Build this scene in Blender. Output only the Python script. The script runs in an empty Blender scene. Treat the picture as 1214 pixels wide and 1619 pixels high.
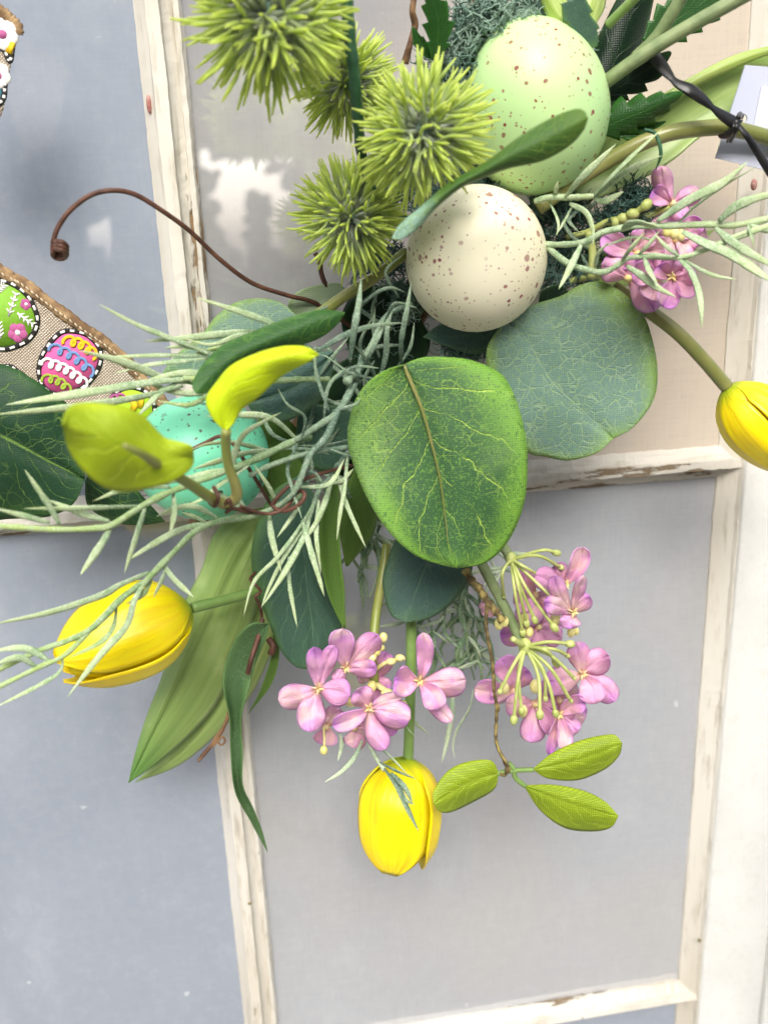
import bpy, math, random
import numpy as np
from mathutils import Vector, Matrix
R = random.Random(7)
S = bpy.context.scene
COL = S.collection
# ------------------------------------------------------------------ camera, sky, sun, exposure
F = 1404.0                                   # focal length in photo pixels (photo 1214 x 1619)
_d = np.array([183, 4490, F]); _d /= np.linalg.norm(_d)
_r = np.array([9990, -846, F]); _r -= _r.dot(_d)*_d; _r /= np.linalg.norm(_r)
CM = np.array([_r, np.cross(-_d, _r), -_d])  # camera axes (right, down, forward) -> world; the door glass is the plane y = 0
FWD = CM @ np.array([0, 0, 1.0])
CAM = -FWD*0.36
cd = bpy.data.cameras.new('camera'); cam = bpy.data.objects.new('camera', cd); COL.objects.link(cam)
rx, dn = CM @ np.array([1., 0, 0]), CM @ np.array([0, 1., 0])
cam.matrix_world = Matrix(((rx[0], -dn[0], -FWD[0], CAM[0]), (rx[1], -dn[1], -FWD[1], CAM[1]), (rx[2], -dn[2], -FWD[2], CAM[2]), (0, 0, 0, 1)))
cd.sensor_fit = 'VERTICAL'; cd.sensor_height = 24; cd.sensor_width = 18; cd.lens = 24*F/1619
cd.clip_start = 0.01; cd.clip_end = 200
cd.dof.use_dof = True; cd.dof.focus_distance = 0.295; cd.dof.aperture_fstop = 7
S.camera = cam
w = bpy.data.worlds.new('World'); S.world = w; w.use_nodes = True
sd = Vector((-0.12, -0.82, 0.72)).normalized()
nt = w.node_tree; bgn = nt.nodes['Background']
sky = nt.nodes.new('ShaderNodeTexSky'); sky.sky_type = 'NISHITA'; sky.sun_disc = False
sky.sun_elevation = math.asin(sd.z); sky.sun_rotation = math.atan2(sd.x, sd.y)
sky.air_density = 1.0; sky.dust_density = 4.0; sky.ozone_density = 1.0
hs = nt.nodes.new('ShaderNodeHueSaturation'); hs.inputs['Saturation'].default_value = 0.45
nt.links.new(sky.outputs[0], hs.inputs['Color']); nt.links.new(hs.outputs[0], bgn.inputs[0]); bgn.inputs[1].default_value = 0.15
sl = bpy.data.lights.new('sun', 'SUN'); sl.energy = 1.5; sl.angle = math.radians(32); sl.color = (1, .95, .87)
so = bpy.data.objects.new('sun', sl); COL.objects.link(so); so.rotation_euler = sd.to_track_quat('Z', 'Y').to_euler()
S.view_settings.view_transform = 'Standard'; S.view_settings.look = 'None'; S.view_settings.exposure = 0.98; S.view_settings.gamma = 1

def at(px, py, h):
    """point of the scene seen at photo position (px, py), h millimetres in front of the glass"""
    v = CM @ np.array([(px-607)/F, (py-809.5)/F, 1.0]); t = (-h*0.001-CAM[1])/v[1]
    return CAM+v*t
def mm(px, py, h):          # size of one photo pixel there, metres
    return float(np.linalg.norm(at(px+1, py, h)-at(px, py, h)))
def cr(pts, n, closed=False):
    P = np.array(pts, float)
    if closed: P = np.vstack([P[-1:], P, P[:2]])
    elif len(P) == 2: P = np.vstack([P[0]-(P[1]-P[0]), P, P[1]+(P[1]-P[0])])
    else: P = np.vstack([2*P[0]-P[1], P, 2*P[-1]-P[-2]])
    seg = np.sqrt(np.linalg.norm(P[2:-1]-P[1:-2], axis=1))+1e-9 if False else np.linalg.norm(P[2:-1]-P[1:-2], axis=1)+1e-9
    cum = np.concatenate([[0], np.cumsum(seg)]); T = np.linspace(0, cum[-1], n, endpoint=not closed)
    out = []
    for t in T:
        i = min(max(int(np.searchsorted(cum, t, side='right'))-1, 0), len(seg)-1)
        s = (t-cum[i])/seg[i]; a, b, c, d = P[i], P[i+1], P[i+2], P[i+3]
        out.append(.5*((2*b)+(-a+c)*s+(2*a-5*b+4*c-d)*s*s+(-a+3*b-3*c+d)*s**3))
    return np.array(out)
def W(pts): return np.array([at(*p) for p in pts])
def path(pts, h=None, n=None):
    """photo-space points (x, y[, h]) -> smooth world path"""
    P = [(p[0], p[1], p[2] if len(p) > 2 else h) for p in pts]
    return W(cr(P, n or max(4, 5*len(P))))

class MB:
    def __init__(s): s.v = []; s.f = []; s.uv = []
    def add(s, v, f, uv=None):
        o = len(s.v); s.v += [tuple(p) for p in v]; s.f += [tuple(i+o for i in q) for q in f]
        s.uv += list(uv) if uv is not None else [(0, 0)]*len(v); return s
    def mesh(s, name, origin=(0, 0, 0), smooth=True):
        me = bpy.data.meshes.new(name); V = np.array(s.v, float)-np.array(origin)
        me.from_pydata(V.tolist(), [], s.f); me.update()
        ul = me.uv_layers.new(name='uv'); li = np.empty(len(me.loops), np.int32); me.loops.foreach_get('vertex_index', li)
        ul.data.foreach_set('uv', np.array(s.uv, np.float32)[li].ravel())
        if smooth: me.polygons.foreach_set('use_smooth', [True]*len(me.polygons))
        return me
    def grid(s, P, uv=True, closed=False):
        """P[nv][nu] points; u runs across"""
        nv, nu = P.shape[:2]; vs = P.reshape(-1, 3); f = []
        for j in range(nv-1):
            for i in range(nu if closed else nu-1):
                k = (i+1) % nu; f.append((j*nu+i, j*nu+k, (j+1)*nu+k, (j+1)*nu+i))
        U = [(i/(nu-1), j/(nv-1)) for j in range(nv) for i in range(nu)]
        return s.add(vs, f, U)
    def tube(s, P, r, sides=8, flat=1.0, face=None, cap=True, ridge=0.0, spin=0.0):
        """P world points, r radius (number, list or function of 0..1); flat < 1 squashes it towards 'face'"""
        P = np.array(P, float); n = len(P)
        if callable(r): rr = [r(i/(n-1)) for i in range(n)]
        elif np.ndim(r) == 0: rr = [r]*n
        else: rr = np.interp(np.linspace(0, 1, n), np.linspace(0, 1, len(r)), r)
        T = np.gradient(P, axis=0); T /= np.linalg.norm(T, axis=1)[:, None]+1e-12
        ref = np.array(face if face is not None else (0.05, -1, 0.1), float)
        G = np.empty((n, sides, 3)); nrm = ref-ref.dot(T[0])*T[0]
        if np.linalg.norm(nrm) < 1e-3: nrm = np.cross(T[0], (1, 0, 0))
        for i in range(n):
            if face is None or True: nrm = nrm-nrm.dot(T[i])*T[i]
            nrm /= np.linalg.norm(nrm)+1e-12; sd_ = np.cross(T[i], nrm)
            for k in range(sides):
                a = 2*math.pi*k/sides+spin; q = rr[i]*(1+ridge*(-1)**k)
                G[i, k] = P[i]+sd_*math.cos(a)*q+nrm*math.sin(a)*q*flat
        o = len(s.v); f = []
        for j in range(n-1):
            for i in range(sides):
                k = (i+1) % sides; f.append((j*sides+i, j*sides+k, (j+1)*sides+k, (j+1)*sides+i))
        if cap: f += [tuple(range(sides))[::-1], tuple(range((n-1)*sides, n*sides))]
        return s.add(G.reshape(-1, 3), f, [(k/sides, j/(n-1)) for j in range(n) for k in range(sides)])
    def box(s, x0, x1, y0, y1, z0, z1):
        v = [(x, y, z) for x in (x0, x1) for y in (y0, y1) for z in (z0, z1)]
        return s.add(v, [(0, 1, 3, 2), (4, 6, 7, 5), (0, 4, 5, 1), (2, 3, 7, 6), (0, 2, 6, 4), (1, 5, 7, 3)])
    def ball(s, c, r, axis=(0, 0, 1), stretch=1.0, n=10, prof=None):
        ax = Vector(axis).normalized(); a = ax.orthogonal().normalized(); b = ax.cross(a); m = max(5, n//2+1); V = []
        for j in range(m+1):
            th = math.pi*j/m; z = -math.cos(th); q = math.sin(th)*(prof(z) if prof else 1)
            for k in range(n):
                f_ = 2*math.pi*k/n; V.append(np.array(c)+np.array(ax)*z*r*stretch+(np.array(a)*math.cos(f_)+np.array(b)*math.sin(f_))*q*r)
        return s.grid(np.array(V).reshape(m+1, n, 3), closed=True)

ORG = {}
def thing(name, label, cat, loc, group=None):
    o = bpy.data.objects.new(name, None); o.empty_display_size = .01; COL.objects.link(o); o.location = Vector(loc); o['label'] = label; o['category'] = cat
    if group: o['group'] = group
    ORG[o.name] = np.array(loc, float); return o
def solid(o, t, offset=0.0):
    m = o.modifiers.new('thickness', 'SOLIDIFY'); m.thickness = t; m.offset = offset
def part(name, mb, mat, parent, label=None, thick=None, smooth=True, kind=None):
    org = ORG[parent.name]
    o = bpy.data.objects.new(name, mb.mesh(name, org, smooth)); COL.objects.link(o); o.parent = parent
    o.data.materials.append(mat); ORG[o.name] = org
    if label: o['label'] = label
    if kind: o['kind'] = kind
    if thick: solid(o, thick)
    return o
def top(name, mb, mat, label, cat, group=None, thick=None, smooth=True, kind=None):
    org = np.array(mb.v[0], float)
    o = bpy.data.objects.new(name, mb.mesh(name, org, smooth)); COL.objects.link(o); o.location = Vector(org)
    o.data.materials.append(mat); ORG[o.name] = org; o['label'] = label; o['category'] = cat
    if group: o['group'] = group
    if kind: o['kind'] = kind
    if thick: solid(o, thick)
    return o

# ------------------------------------------------------------------ materials
def lin(c):
    if isinstance(c, str): c = [int(c[i:i+2], 16)/255 for i in (0, 2, 4)]; return tuple(((x+.055)/1.055)**2.4 if x > .04 else x/12.92 for x in c)
    return tuple(c)
class G:
    def __init__(s, name, rough=.5, spec=.5, **kw):
        s.m = bpy.data.materials.new(name); s.m.use_nodes = True; s.t = s.m.node_tree; s.b = s.t.nodes['Principled BSDF']
        s.b.inputs['Roughness'].default_value = rough; s.b.inputs['Specular IOR Level'].default_value = spec
        for k, v in kw.items(): s.b.inputs[k.replace('_', ' ')].default_value = v
        s._tc = None
    def set(s, sock, v):
        if isinstance(v, bpy.types.NodeSocket): s.t.links.new(v, sock)
        elif isinstance(v, (tuple, list, str)) and sock.type == 'RGBA': sock.default_value = (*lin(v), 1)
        else: sock.default_value = v
    def n(s, typ, ins=None, out=0, **props):
        nd = s.t.nodes.new('ShaderNode'+typ)
        for k, v in props.items(): setattr(nd, k, v)
        for k, v in (ins or {}).items(): s.set(nd.inputs[k], v)
        return nd.outputs[out]
    @property
    def tc(s):
        if not s._tc: s._tc = s.t.nodes.new('ShaderNodeTexCoord')
        return s._tc
    @property
    def obj(s): return s.tc.outputs['Object']
    @property
    def uv(s): return s.tc.outputs['UV']
    def M(s, op, a, b=0.0, c=0.0, clamp=False):
        nd = s.t.nodes.new('ShaderNodeMath'); nd.operation = op; nd.use_clamp = clamp
        s.set(nd.inputs[0], a); s.set(nd.inputs[1], b); s.set(nd.inputs[2], c); return nd.outputs[0]
    def xyz(s, v): nd = s.t.nodes.new('ShaderNodeSeparateXYZ'); s.set(nd.inputs[0], v); return nd.outputs
    def noise(s, scale, detail=3, vec=None, rough=.5, out=0): return s.n('TexNoise', {'Vector': vec or s.obj, 'Scale': scale, 'Detail': detail, 'Roughness': rough}, out)
    def vor(s, scale, feature='F1', vec=None, out='Distance', rnd=1.0):
        nd = s.t.nodes.new('ShaderNodeTexVoronoi'); nd.feature = feature; s.set(nd.inputs['Vector'], vec or s.obj); nd.inputs['Scale'].default_value = scale; nd.inputs['Randomness'].default_value = rnd
        return nd.outputs[out]
    def step(s, x, lo, hi): return s.n('MapRange', {0: x, 1: lo, 2: hi}, interpolation_type='SMOOTHSTEP')
    def mix(s, f, a, b, blend='MIX'):
        nd = s.t.nodes.new('ShaderNodeMix'); nd.data_type = 'RGBA'; nd.blend_type = blend
        s.set(nd.inputs[0], f); s.set(nd.inputs[6], a); s.set(nd.inputs[7], b); return nd.outputs[2]
    def map(s, vec, scale=(1, 1, 1), loc=(0, 0, 0), rot=(0, 0, 0)): return s.n('Mapping', {'Vector': vec, 'Scale': scale, 'Location': loc, 'Rotation': rot})
    def bump(s, hgt, dist, strength=1.0):
        prev = s.b.inputs['Normal'].links[0].from_socket if s.b.inputs['Normal'].links else None
        nd = s.t.nodes.new('ShaderNodeBump'); nd.inputs['Distance'].default_value = dist; nd.inputs['Strength'].default_value = strength
        s.set(nd.inputs['Height'], hgt)
        if prev: s.t.links.new(prev, nd.inputs['Normal'])
        s.t.links.new(nd.outputs[0], s.b.inputs['Normal']); return s
    def col(s, c): s.set(s.b.inputs['Base Color'], c); return s
    def rough(s, v): s.set(s.b.inputs['Roughness'], v); return s

def leaf_mat(name, dark, edge, vein, N=8, slope=.9, net=0, netw=.05, vs=.8, weave=.35, rough=.55, base=None, midw=.02, edgev=1.0, patch=None, secw=.05, inner=.35, nets=.6, wr=2.2, vd=1.1, spk=.25):
    g = G(name, rough, .35); ux, vy = g.xyz(g.uv)[:2]
    au = g.M('ABSOLUTE', g.M('MULTIPLY_ADD', ux, 2, -1))
    nz = g.noise(120, 3); nz2 = g.noise(38, 2)
    # printed colour: darker middle, lighter rim
    e = g.M('ADD', g.M('MULTIPLY', g.M('POWER', au, 2.2), .95), g.M('MULTIPLY', g.M('SUBTRACT', nz2, .5), .9))
    e = g.M('MAXIMUM', g.step(e, inner, inner+.55), g.step(g.M('ADD', vy, g.M('MULTIPLY', g.M('SUBTRACT', nz2, .5), .3)), .80, 1.02))
    c = g.mix(g.M('MULTIPLY', e, edgev), dark, edge)
    if patch: c = g.mix(g.M('MULTIPLY', g.step(g.noise(30, 1), .52, .7), .6), c, patch)
    if base: c = g.mix(g.step(vy, .30, .12), c, base)
    # side veins
    t = g.M('ADD', g.M('MULTIPLY_ADD', vy, N, g.M('MULTIPLY', nz, vd)), g.M('MULTIPLY', g.M('POWER', au, .8), -slope*N*.38))
    s_ = g.M('ABSOLUTE', g.M('SUBTRACT', g.M('FRACT', t), .5))
    sec = g.step(s_, secw, secw*.25); sec = g.M('MULTIPLY', sec, g.step(au, .95, .7))
    mid = g.step(au, midw, midw*.4); ve = g.M('MAXIMUM', sec, mid)
    if net:
        dv = g.n('VectorMath', {0: g.obj, 1: g.n('VectorMath', {0: g.noise(200, 2, out=1), 'Scale': .0022}, operation='SCALE')}, operation='ADD')
        nv = g.step(g.vor(net, 'DISTANCE_TO_EDGE', vec=dv), netw, netw*.35)
        ve = g.M('MAXIMUM', ve, g.M('MULTIPLY', nv, g.M('MULTIPLY', g.step(g.noise(90, 2), .40, .62), nets) if nets < .99 else .9))
    ve = g.M('MULTIPLY', ve, g.M('MULTIPLY', g.step(g.noise(160, 2), .28, .5), vs))
    c = g.mix(ve, c, vein)
    # woven cloth
    a = g.n('TexWave', {'Vector': g.obj, 'Scale': 470, 'Distortion': .8, 'Detail': 0}, 1, bands_direction='X')
    b = g.n('TexWave', {'Vector': g.obj, 'Scale': 470, 'Distortion': .8, 'Detail': 0}, 1, bands_direction='Z')
    wv = g.M('MULTIPLY', a, b); sp = g.noise(1500, 1)
    c = g.mix(1.0, c, g.n('CombineColor', {0: g.M('ADD', .80, g.M('MULTIPLY', wv, weave)), 1: g.M('ADD', .80, g.M('MULTIPLY', wv, weave)), 2: g.M('ADD', .82, g.M('MULTIPLY', wv, weave*.6))}), 'MULTIPLY')
    c = g.mix(g.M('MULTIPLY', g.step(sp, .52, .68), spk), c, edge); c = g.mix(g.M('MULTIPLY', g.step(g.noise(1300, 1, g.map(g.obj, loc=(.3, 0, .2))), .55, .7), spk*1.2), c, dark)
    g.col(c); g.bump(g.M('ADD', g.M('MULTIPLY', ve, -.8), g.M('MULTIPLY', nz2, wr)), .0006, .7); g.bump(wv, .00010, .7)
    return g.m
def plain(name, c, c2=None, scale=80, rough=.5, bump=0, bscale=400, spec=.5, **kw):
    g = G(name, rough, spec, **kw); g.col(g.mix(g.step(g.noise(scale, 4), .35, .68), c, c2) if c2 else c)
    if bump: g.bump(g.noise(bscale, 3), bump, .8)
    return g.m
def streak(name, c, c2, c3, rough=.45, dens=26, base=None, basev=.15, bump=.0004, tipc=None, spec=.5, rnd=None):
    """lengthwise streaks along a petal or strap leaf"""
    g = G(name, rough, spec); v = g.map(g.uv, (dens, 1.6, 1)); n1 = g.noise(1, 3, v); n2 = g.noise(70, 3)
    cc = g.mix(g.step(n1, .38, .66), c, c2); cc = g.mix(g.M('MULTIPLY', g.step(n2, .5, .7), .5), cc, c3)
    ux, vy = g.xyz(g.uv)[:2]
    if tipc: cc = g.mix(g.step(vy, .72, 1.0), cc, tipc)
    if base: cc = g.mix(g.step(g.M('ADD', vy, g.M('MULTIPLY', n1, .12)), basev+.12, basev*.4), cc, base)
    g.col(cc); g.bump(n1, bump, .7); return g.m
def petal_mat():
    g = G('lilac_petal', .5, .35); ux, vy = g.xyz(g.uv)[:2]
    rn = g.n('ObjectInfo', out='Random'); nz = g.noise(90, 3); lines = g.noise(1, 2, g.map(g.uv, (22, 1.2, 1)))
    pink = g.mix(rn, 'E2A6BC', 'D69CC4'); tip = g.mix(g.M('FRACT', g.M('MULTIPLY', rn, 7.3)), 'B26CC6', 'DE9EC6')
    c = g.mix(g.step(g.M('ADD', vy, g.M('MULTIPLY', g.M('SUBTRACT', nz, .5), .8)), .45, .95), pink, tip)
    c = g.mix(g.M('MULTIPLY', g.step(nz, .46, .62), .7), c, 'E6C2B8')
    c = g.mix(g.M('MULTIPLY', g.step(lines, .58, .72), g.M('MULTIPLY', g.step(vy, .9, .3), .55)), c, 'A85290')
    au = g.M('ABSOLUTE', g.M('MULTIPLY_ADD', ux, 2, -1)); c = g.mix(g.M('MULTIPLY', g.step(g.M('ADD', au, g.M('MULTIPLY', nz, .4)), .9, 1.25), .45), c, 'A85CBE')
    c = g.mix(g.M('MULTIPLY', g.step(vy, .2, .02), .7), c, 'D9B27C')
    g.col(c); g.bump(lines, .0006, .8); g.bump(g.noise(160, 2), .0016, .6); g.b.inputs['Subsurface Weight'].default_value = .15; g.b.inputs['Subsurface Radius'].default_value = (.003, .0015, .0015); g.b.inputs['Subsurface Scale'].default_value = .5
    return g.m
def egg_mat(name, c, c2, spot, big=150, thr=.33):
    g = G(name, .42, .45); cc = g.mix(g.step(g.noise(28, 2), .3, .7), c, c2)
    dv = g.n('VectorMath', {0: g.obj, 1: g.n('VectorMath', {0: g.noise(300, 2, out=1), 'Scale': .0012}, operation='SCALE')}, operation='ADD')
    clus = g.step(g.noise(45, 2), .30, .5)
    tot = None
    for sc, th, gate in ((big, thr, .50), (big*2.2, thr*1.1, .38), (big*4, .52, .42)):
        v = g.map(dv, loc=(sc*.01, .3, .1)); dist = g.vor(sc, vec=v); r = g.xyz(g.vor(sc, vec=v, out='Color'))
        rad = g.M('MULTIPLY', g.M('MAXIMUM', g.M('SUBTRACT', r[0], gate), 0), thr*1.5)
        m = g.step(g.M('SUBTRACT', dist, rad), .03, -.01); m = g.M('MULTIPLY', m, g.M('GREATER_THAN', r[0], gate+.04))
        m = g.M('MULTIPLY', m, g.M('MULTIPLY', clus, g.M('ADD', .6, g.M('MULTIPLY', r[1], .4))))
        tot = m if tot is None else g.M('MAXIMUM', tot, m)
    g.col(g.mix(tot, cc, spot)); g.bump(g.noise(500, 2), .00006, .5); return g.m
def paint_mat(name, c, c2, wood, chip=.62, dirt=.5, stretch=(1, 1, 1)):
    g = G(name, .5, .4); v = g.map(g.obj, stretch); n1 = g.noise(90, 6, v, .65); n2 = g.noise(28, 4, v); n3 = g.noise(260, 5, v, .6)
    cc = g.mix(g.step(n2, .35, .7), c, c2); cc = g.mix(g.M('MULTIPLY', g.step(n3, .5, .72), dirt), cc, 'A89F8C')
    ch = g.step(g.M('ADD', n1, g.M('MULTIPLY', n2, .35)), chip+.17, chip+.21)
    cc = g.mix(ch, cc, wood); g.col(cc); g.rough(g.M('MULTIPLY_ADD', ch, .3, .45))
    g.bump(g.M('SUBTRACT', g.M('MULTIPLY', n1, .6), ch), .0008, .8); g.bump(n3, .0003, .6); return g.m
def glass_mat(name, c, c2, seed=0.0, warm=None, warm_ramp=False):
    g = G(name, .55, .2); v = g.map(g.obj, loc=(seed, 0, seed)); n1 = g.noise(9, 3, v); n2 = g.noise(170, 5, v, .7)
    cc = g.mix(g.step(n1, .3, .7), c, c2)
    if warm_ramp: cc = g.mix(g.step(g.M('ADD', g.xyz(g.obj)[0], g.M('MULTIPLY', g.M('SUBTRACT', n1, .5), .14)), -.03, .10), cc, warm)  # cream tone comes in towards the right, its edge broken by noise
    elif warm: cc = g.mix(g.step(g.noise(6.5, 2, v), .42, .62), cc, warm)
    cc = g.mix(g.M('MULTIPLY', g.step(n2, .4, .75), .07), cc, 'E8E6E2')
    fib = g.M('MULTIPLY', g.noise(1, 3, g.map(g.obj, (900, 1, 60))), g.noise(1, 3, g.map(g.obj, (60, 1, 900))))
    cc = g.mix(g.M('MULTIPLY', g.step(fib, .22, .4), .14), cc, '8C8F96')
    # dried drips and paint flecks
    fl = g.vor(60, vec=v); fr = g.xyz(g.vor(60, vec=v, out='Color'))
    m = g.M('MULTIPLY', g.step(g.M('ADD', fl, g.M('MULTIPLY', g.noise(300, 3), .3)), .24, .19), g.M('GREATER_THAN', fr[0], .86))
    cc = g.mix(g.M('MULTIPLY', m, .5), cc, 'E4E6E8')
    sm = g.M('MULTIPLY', g.step(g.noise(22, 5, g.map(v, (1, 1, .5)), .65), .52, .72), .16); cc = g.mix(sm, cc, 'D6D8DC')
    sp = g.M('LESS_THAN', g.vor(420, vec=v), .09); cc = g.mix(g.M('MULTIPLY', sp, g.M('MULTIPLY', g.step(n2, .52, .6), .35)), cc, 'DDE0E4')
    g.col(cc); g.b.inputs['Coat Weight'].default_value = 1; g.b.inputs['Coat Roughness'].default_value = .0; g.b.inputs['Coat IOR'].default_value = 2.6
    return g.m
def grass_mat(name, c, tipc, frost, fr=.5):
    g = G(name, .75, .2); ux, vy = g.xyz(g.uv)[:2]; n1 = g.noise(1700, 2); n2 = g.noise(300, 4)
    cc = g.mix(g.step(g.M('ADD', vy, g.M('MULTIPLY', g.M('SUBTRACT', n2, .5), .6)), .15, .9), c, tipc)
    cc = g.mix(g.M('MULTIPLY', g.step(n2, .38, .6), .55), cc, frost); cc = g.mix(g.M('MULTIPLY', g.step(n1, .5, .66), fr), cc, 'F0F4E6')
    g.col(cc); g.bump(g.M('ADD', n1, n2), .00018, .7); return g.m
M = {}
M['round'] = leaf_mat('round_leaf_cloth', '365A36', '6E9C3A', 'A0C056', N=6, slope=1.0, net=230, netw=.05, vs=1.0, weave=.6, patch='6E8A5C', secw=.032, midw=.014, inner=.22, nets=.38, wr=2.6, vd=.6, spk=.6)
M['heart'] = leaf_mat('blue_green_leaf_cloth', '66857A', '7E9E50', '9DB68C', N=8, slope=1.1, net=290, netw=.075, nets=1, vs=.5, weave=.35, midw=.015, inner=.45, secw=.04, spk=.45)
M['teal'] = leaf_mat('teal_leaf_cloth', '42605A', '4C6C50', '6A8C6E', N=7, net=400, netw=.07, vs=.5, weave=.25, midw=.03)
M['dark'] = leaf_mat('dark_leaf_cloth', '1C4028', '2C5428', '7A9E4A', N=7, slope=.9, net=260, netw=.05, nets=.35, vs=.75, weave=.3, secw=.03, midw=.03)
M['deep'] = leaf_mat('deep_green_leaf_cloth', '3C5C4C', '557A46', '6E9272', N=8, net=0, vs=.55, weave=.25, midw=.03, inner=.5)
M['fold'] = leaf_mat('folded_leaf_cloth', '2C5624', '3C6A28', '6C9640', N=13, slope=.3, net=230, netw=.09, vs=.7, weave=.3, midw=.0)
M['olive'] = leaf_mat('olive_leaf_cloth', '4E6E2A', '5E7F35', '7C9A4A', N=8, vs=.3, weave=.4, midw=0)
M['over'] = leaf_mat('egg_leaf_cloth', '3E6224', '567828', '8CAC42', N=16, slope=.3, net=330, netw=.1, vs=.7, weave=.3, midw=0, base='8FB3A0')
M['lime'] = leaf_mat('lime_leaf_cloth', '7E9418', '93A924', 'B7C848', N=5, slope=1.1, vs=.28, weave=.7, midw=.03, patch='68801C', secw=.14, wr=5, vd=2.4)
M['lime2'] = leaf_mat('broad_lime_leaf_cloth', '98AE14', 'ACC01C', 'BFCE44', N=5, slope=1.1, vs=.3, weave=.4, midw=.0, patch='7C941A', secw=.14, wr=5, vd=2.0)
M['bright'] = leaf_mat('bright_lime_leaf_cloth', 'BED606', 'C6DA0C', 'DCE73A', N=7, slope=1.1, vs=.35, weave=.45, midw=.02, patch='A2BA10', secw=.12, wr=4, vd=2.2)
M['serrated'] = leaf_mat('serrated_leaf_cloth', '234E1B', '2F6422', '5C8A3C', N=9, slope=1.2, vs=.45, weave=.12, midw=.03, rough=.35)
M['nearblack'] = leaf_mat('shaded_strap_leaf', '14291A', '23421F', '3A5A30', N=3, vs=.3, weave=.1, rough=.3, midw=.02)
M['pale'] = leaf_mat('pale_leaf_cloth', '9DAE8E', '8EA578', 'B6C29C', N=6, vs=.3, weave=.4)
M['curl'] = leaf_mat('curled_leaf_cloth', '48683F', '5A7C48', '76946A', N=22, slope=.5, net=330, netw=.07, nets=.5, vs=.5, weave=.25, secw=.04, midw=.02, rough=.5)
M['strap'] = streak('tulip_leaf_plastic', '809C54', '8FA85E', 'AABF7C', dens=10, tipc='567F3A', bump=.0009, rough=.42)
M['strap2'] = streak('tulip_leaf_plastic_light', '86A156', '9DB36C', 'A9BC78', dens=7, bump=.0004, rough=.4)
M['strap3'] = streak('tulip_leaf_plastic_yellow', '8FA64A', 'ADBF6C', 'A5B56A', dens=7, bump=.0004, rough=.38)
M['tulip'] = streak('yellow_tulip_petal', 'F2DD04', 'EBCB04', 'F6E60C', rough=.36, dens=11, base='8FA81A', basev=.16, bump=.0006, spec=.5)
M['lilac'] = petal_mat()
M['egg_green'] = egg_mat('green_speckled_egg', 'C4E29E', 'B2D998', '862E34', 175, .33)
M['egg_cream'] = egg_mat('cream_speckled_egg', 'F8F2D6', 'F2EBC8', '8E2C34', 200, .33)
M['egg_teal'] = egg_mat('teal_speckled_egg', '7DD6AE', '68C8A2', '4A3026', 150, .40)
M['stem_olive'] = plain('olive_stem', '7D8A3A', '8E8A52', 60, .38)
M['stem_brown'] = plain('tulip_stem', '73793F', '8D8B55', 60, .3)
M['stem_green'] = plain('green_stem', '6A8A44', '7F9A54', 90, .45, .0002)
M['stem_dark'] = plain('dark_green_stem', '1E4A30', '3B6644', 140, .6, .0004, 300)
M['stem_grey'] = plain('grey_green_stem', '74865A', '8C9A6C', 200, .6, .0003)
M['twig'] = plain('brown_twig', '5E4230', '8A6A4A', 240, .8, .0006, 500)
M['wire'] = plain('paper_wrapped_wire', '47291C', '634030', 200, .6, .0003, 500)
M['bark'] = plain('lichen_bark', '4E4028', '9A8A50', 300, .9, .0009, 420)
M['bud'] = plain('bud_yellow_green', 'A6B162', 'BEC67C', 200, .45)
M['bud2'] = plain('bud_cream', 'DDD482', 'E8E0A0', 200, .45)
M['throat'] = plain('floret_throat', 'E8DB8E', 'DDB9A0', 300, .5)
M['moss'] = plain('grey_green_moss', '557266', '849C8A', 90, .9, 0)
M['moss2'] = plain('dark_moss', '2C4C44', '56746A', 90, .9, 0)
M['moss3'] = plain('pale_moss', '5F7A66', '93A68C', 120, .9, 0)
M['grass'] = grass_mat('frosted_grass', '75935F', '9DB26C', '9FB38C', .22)
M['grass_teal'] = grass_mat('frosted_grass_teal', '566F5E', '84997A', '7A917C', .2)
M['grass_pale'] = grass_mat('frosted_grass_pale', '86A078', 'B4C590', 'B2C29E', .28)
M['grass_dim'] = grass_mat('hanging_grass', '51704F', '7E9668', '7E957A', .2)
M['grass_light'] = grass_mat('hanging_grass_light', '8FA686', 'B4C4A0', 'B9C6AC', .3)
M['glass_l'] = glass_mat('pane_blue_grey', '929BAA', '9AA3B1', 3.1)
M['glass_r'] = glass_mat('pane_warm_grey', 'A9ADB3', 'AFB2B7', 9.2, 'AFAFB0')
M['glass_t'] = glass_mat('pane_pale', '9B9B9F', 'A6A5A5', 5.0, 'D2C5B4', warm_ramp=True)
M['paint'] = paint_mat('old_white_paint', 'CFCCC4', 'C0BBAE', '8F7C60', .70, .30)
M['putty'] = paint_mat('chipped_cream_paint', 'DCD8CE', 'C6BFB0', '957A58', .64, .7, (1, 1, .16))
M['puttyh'] = paint_mat('chipped_rail_paint', 'D4D0C6', 'B4ADA0', '7C6B54', .56, .7, (.2, 1, 1))
M['stile'] = paint_mat('smooth_white_paint', 'D8D8D4', 'D0D0CC', '96826A', .84, .14)
M['black'] = plain('black_cord', '0B0B0B', '1C1A18', 200, .35, .0003, 300)
M['white'] = plain('white_card', 'BFC4D6', 'C6CADA', 20, .35)
M['white2'] = plain('white_sticker', 'D2D6E2', None, 20, .3)
M['redmark'] = plain('faded_red_paint', '9C6058', 'B08A80', 900, .6)
M['ground'] = plain('concrete', '9A958C', 'A9A49A', 3, .9)
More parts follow.
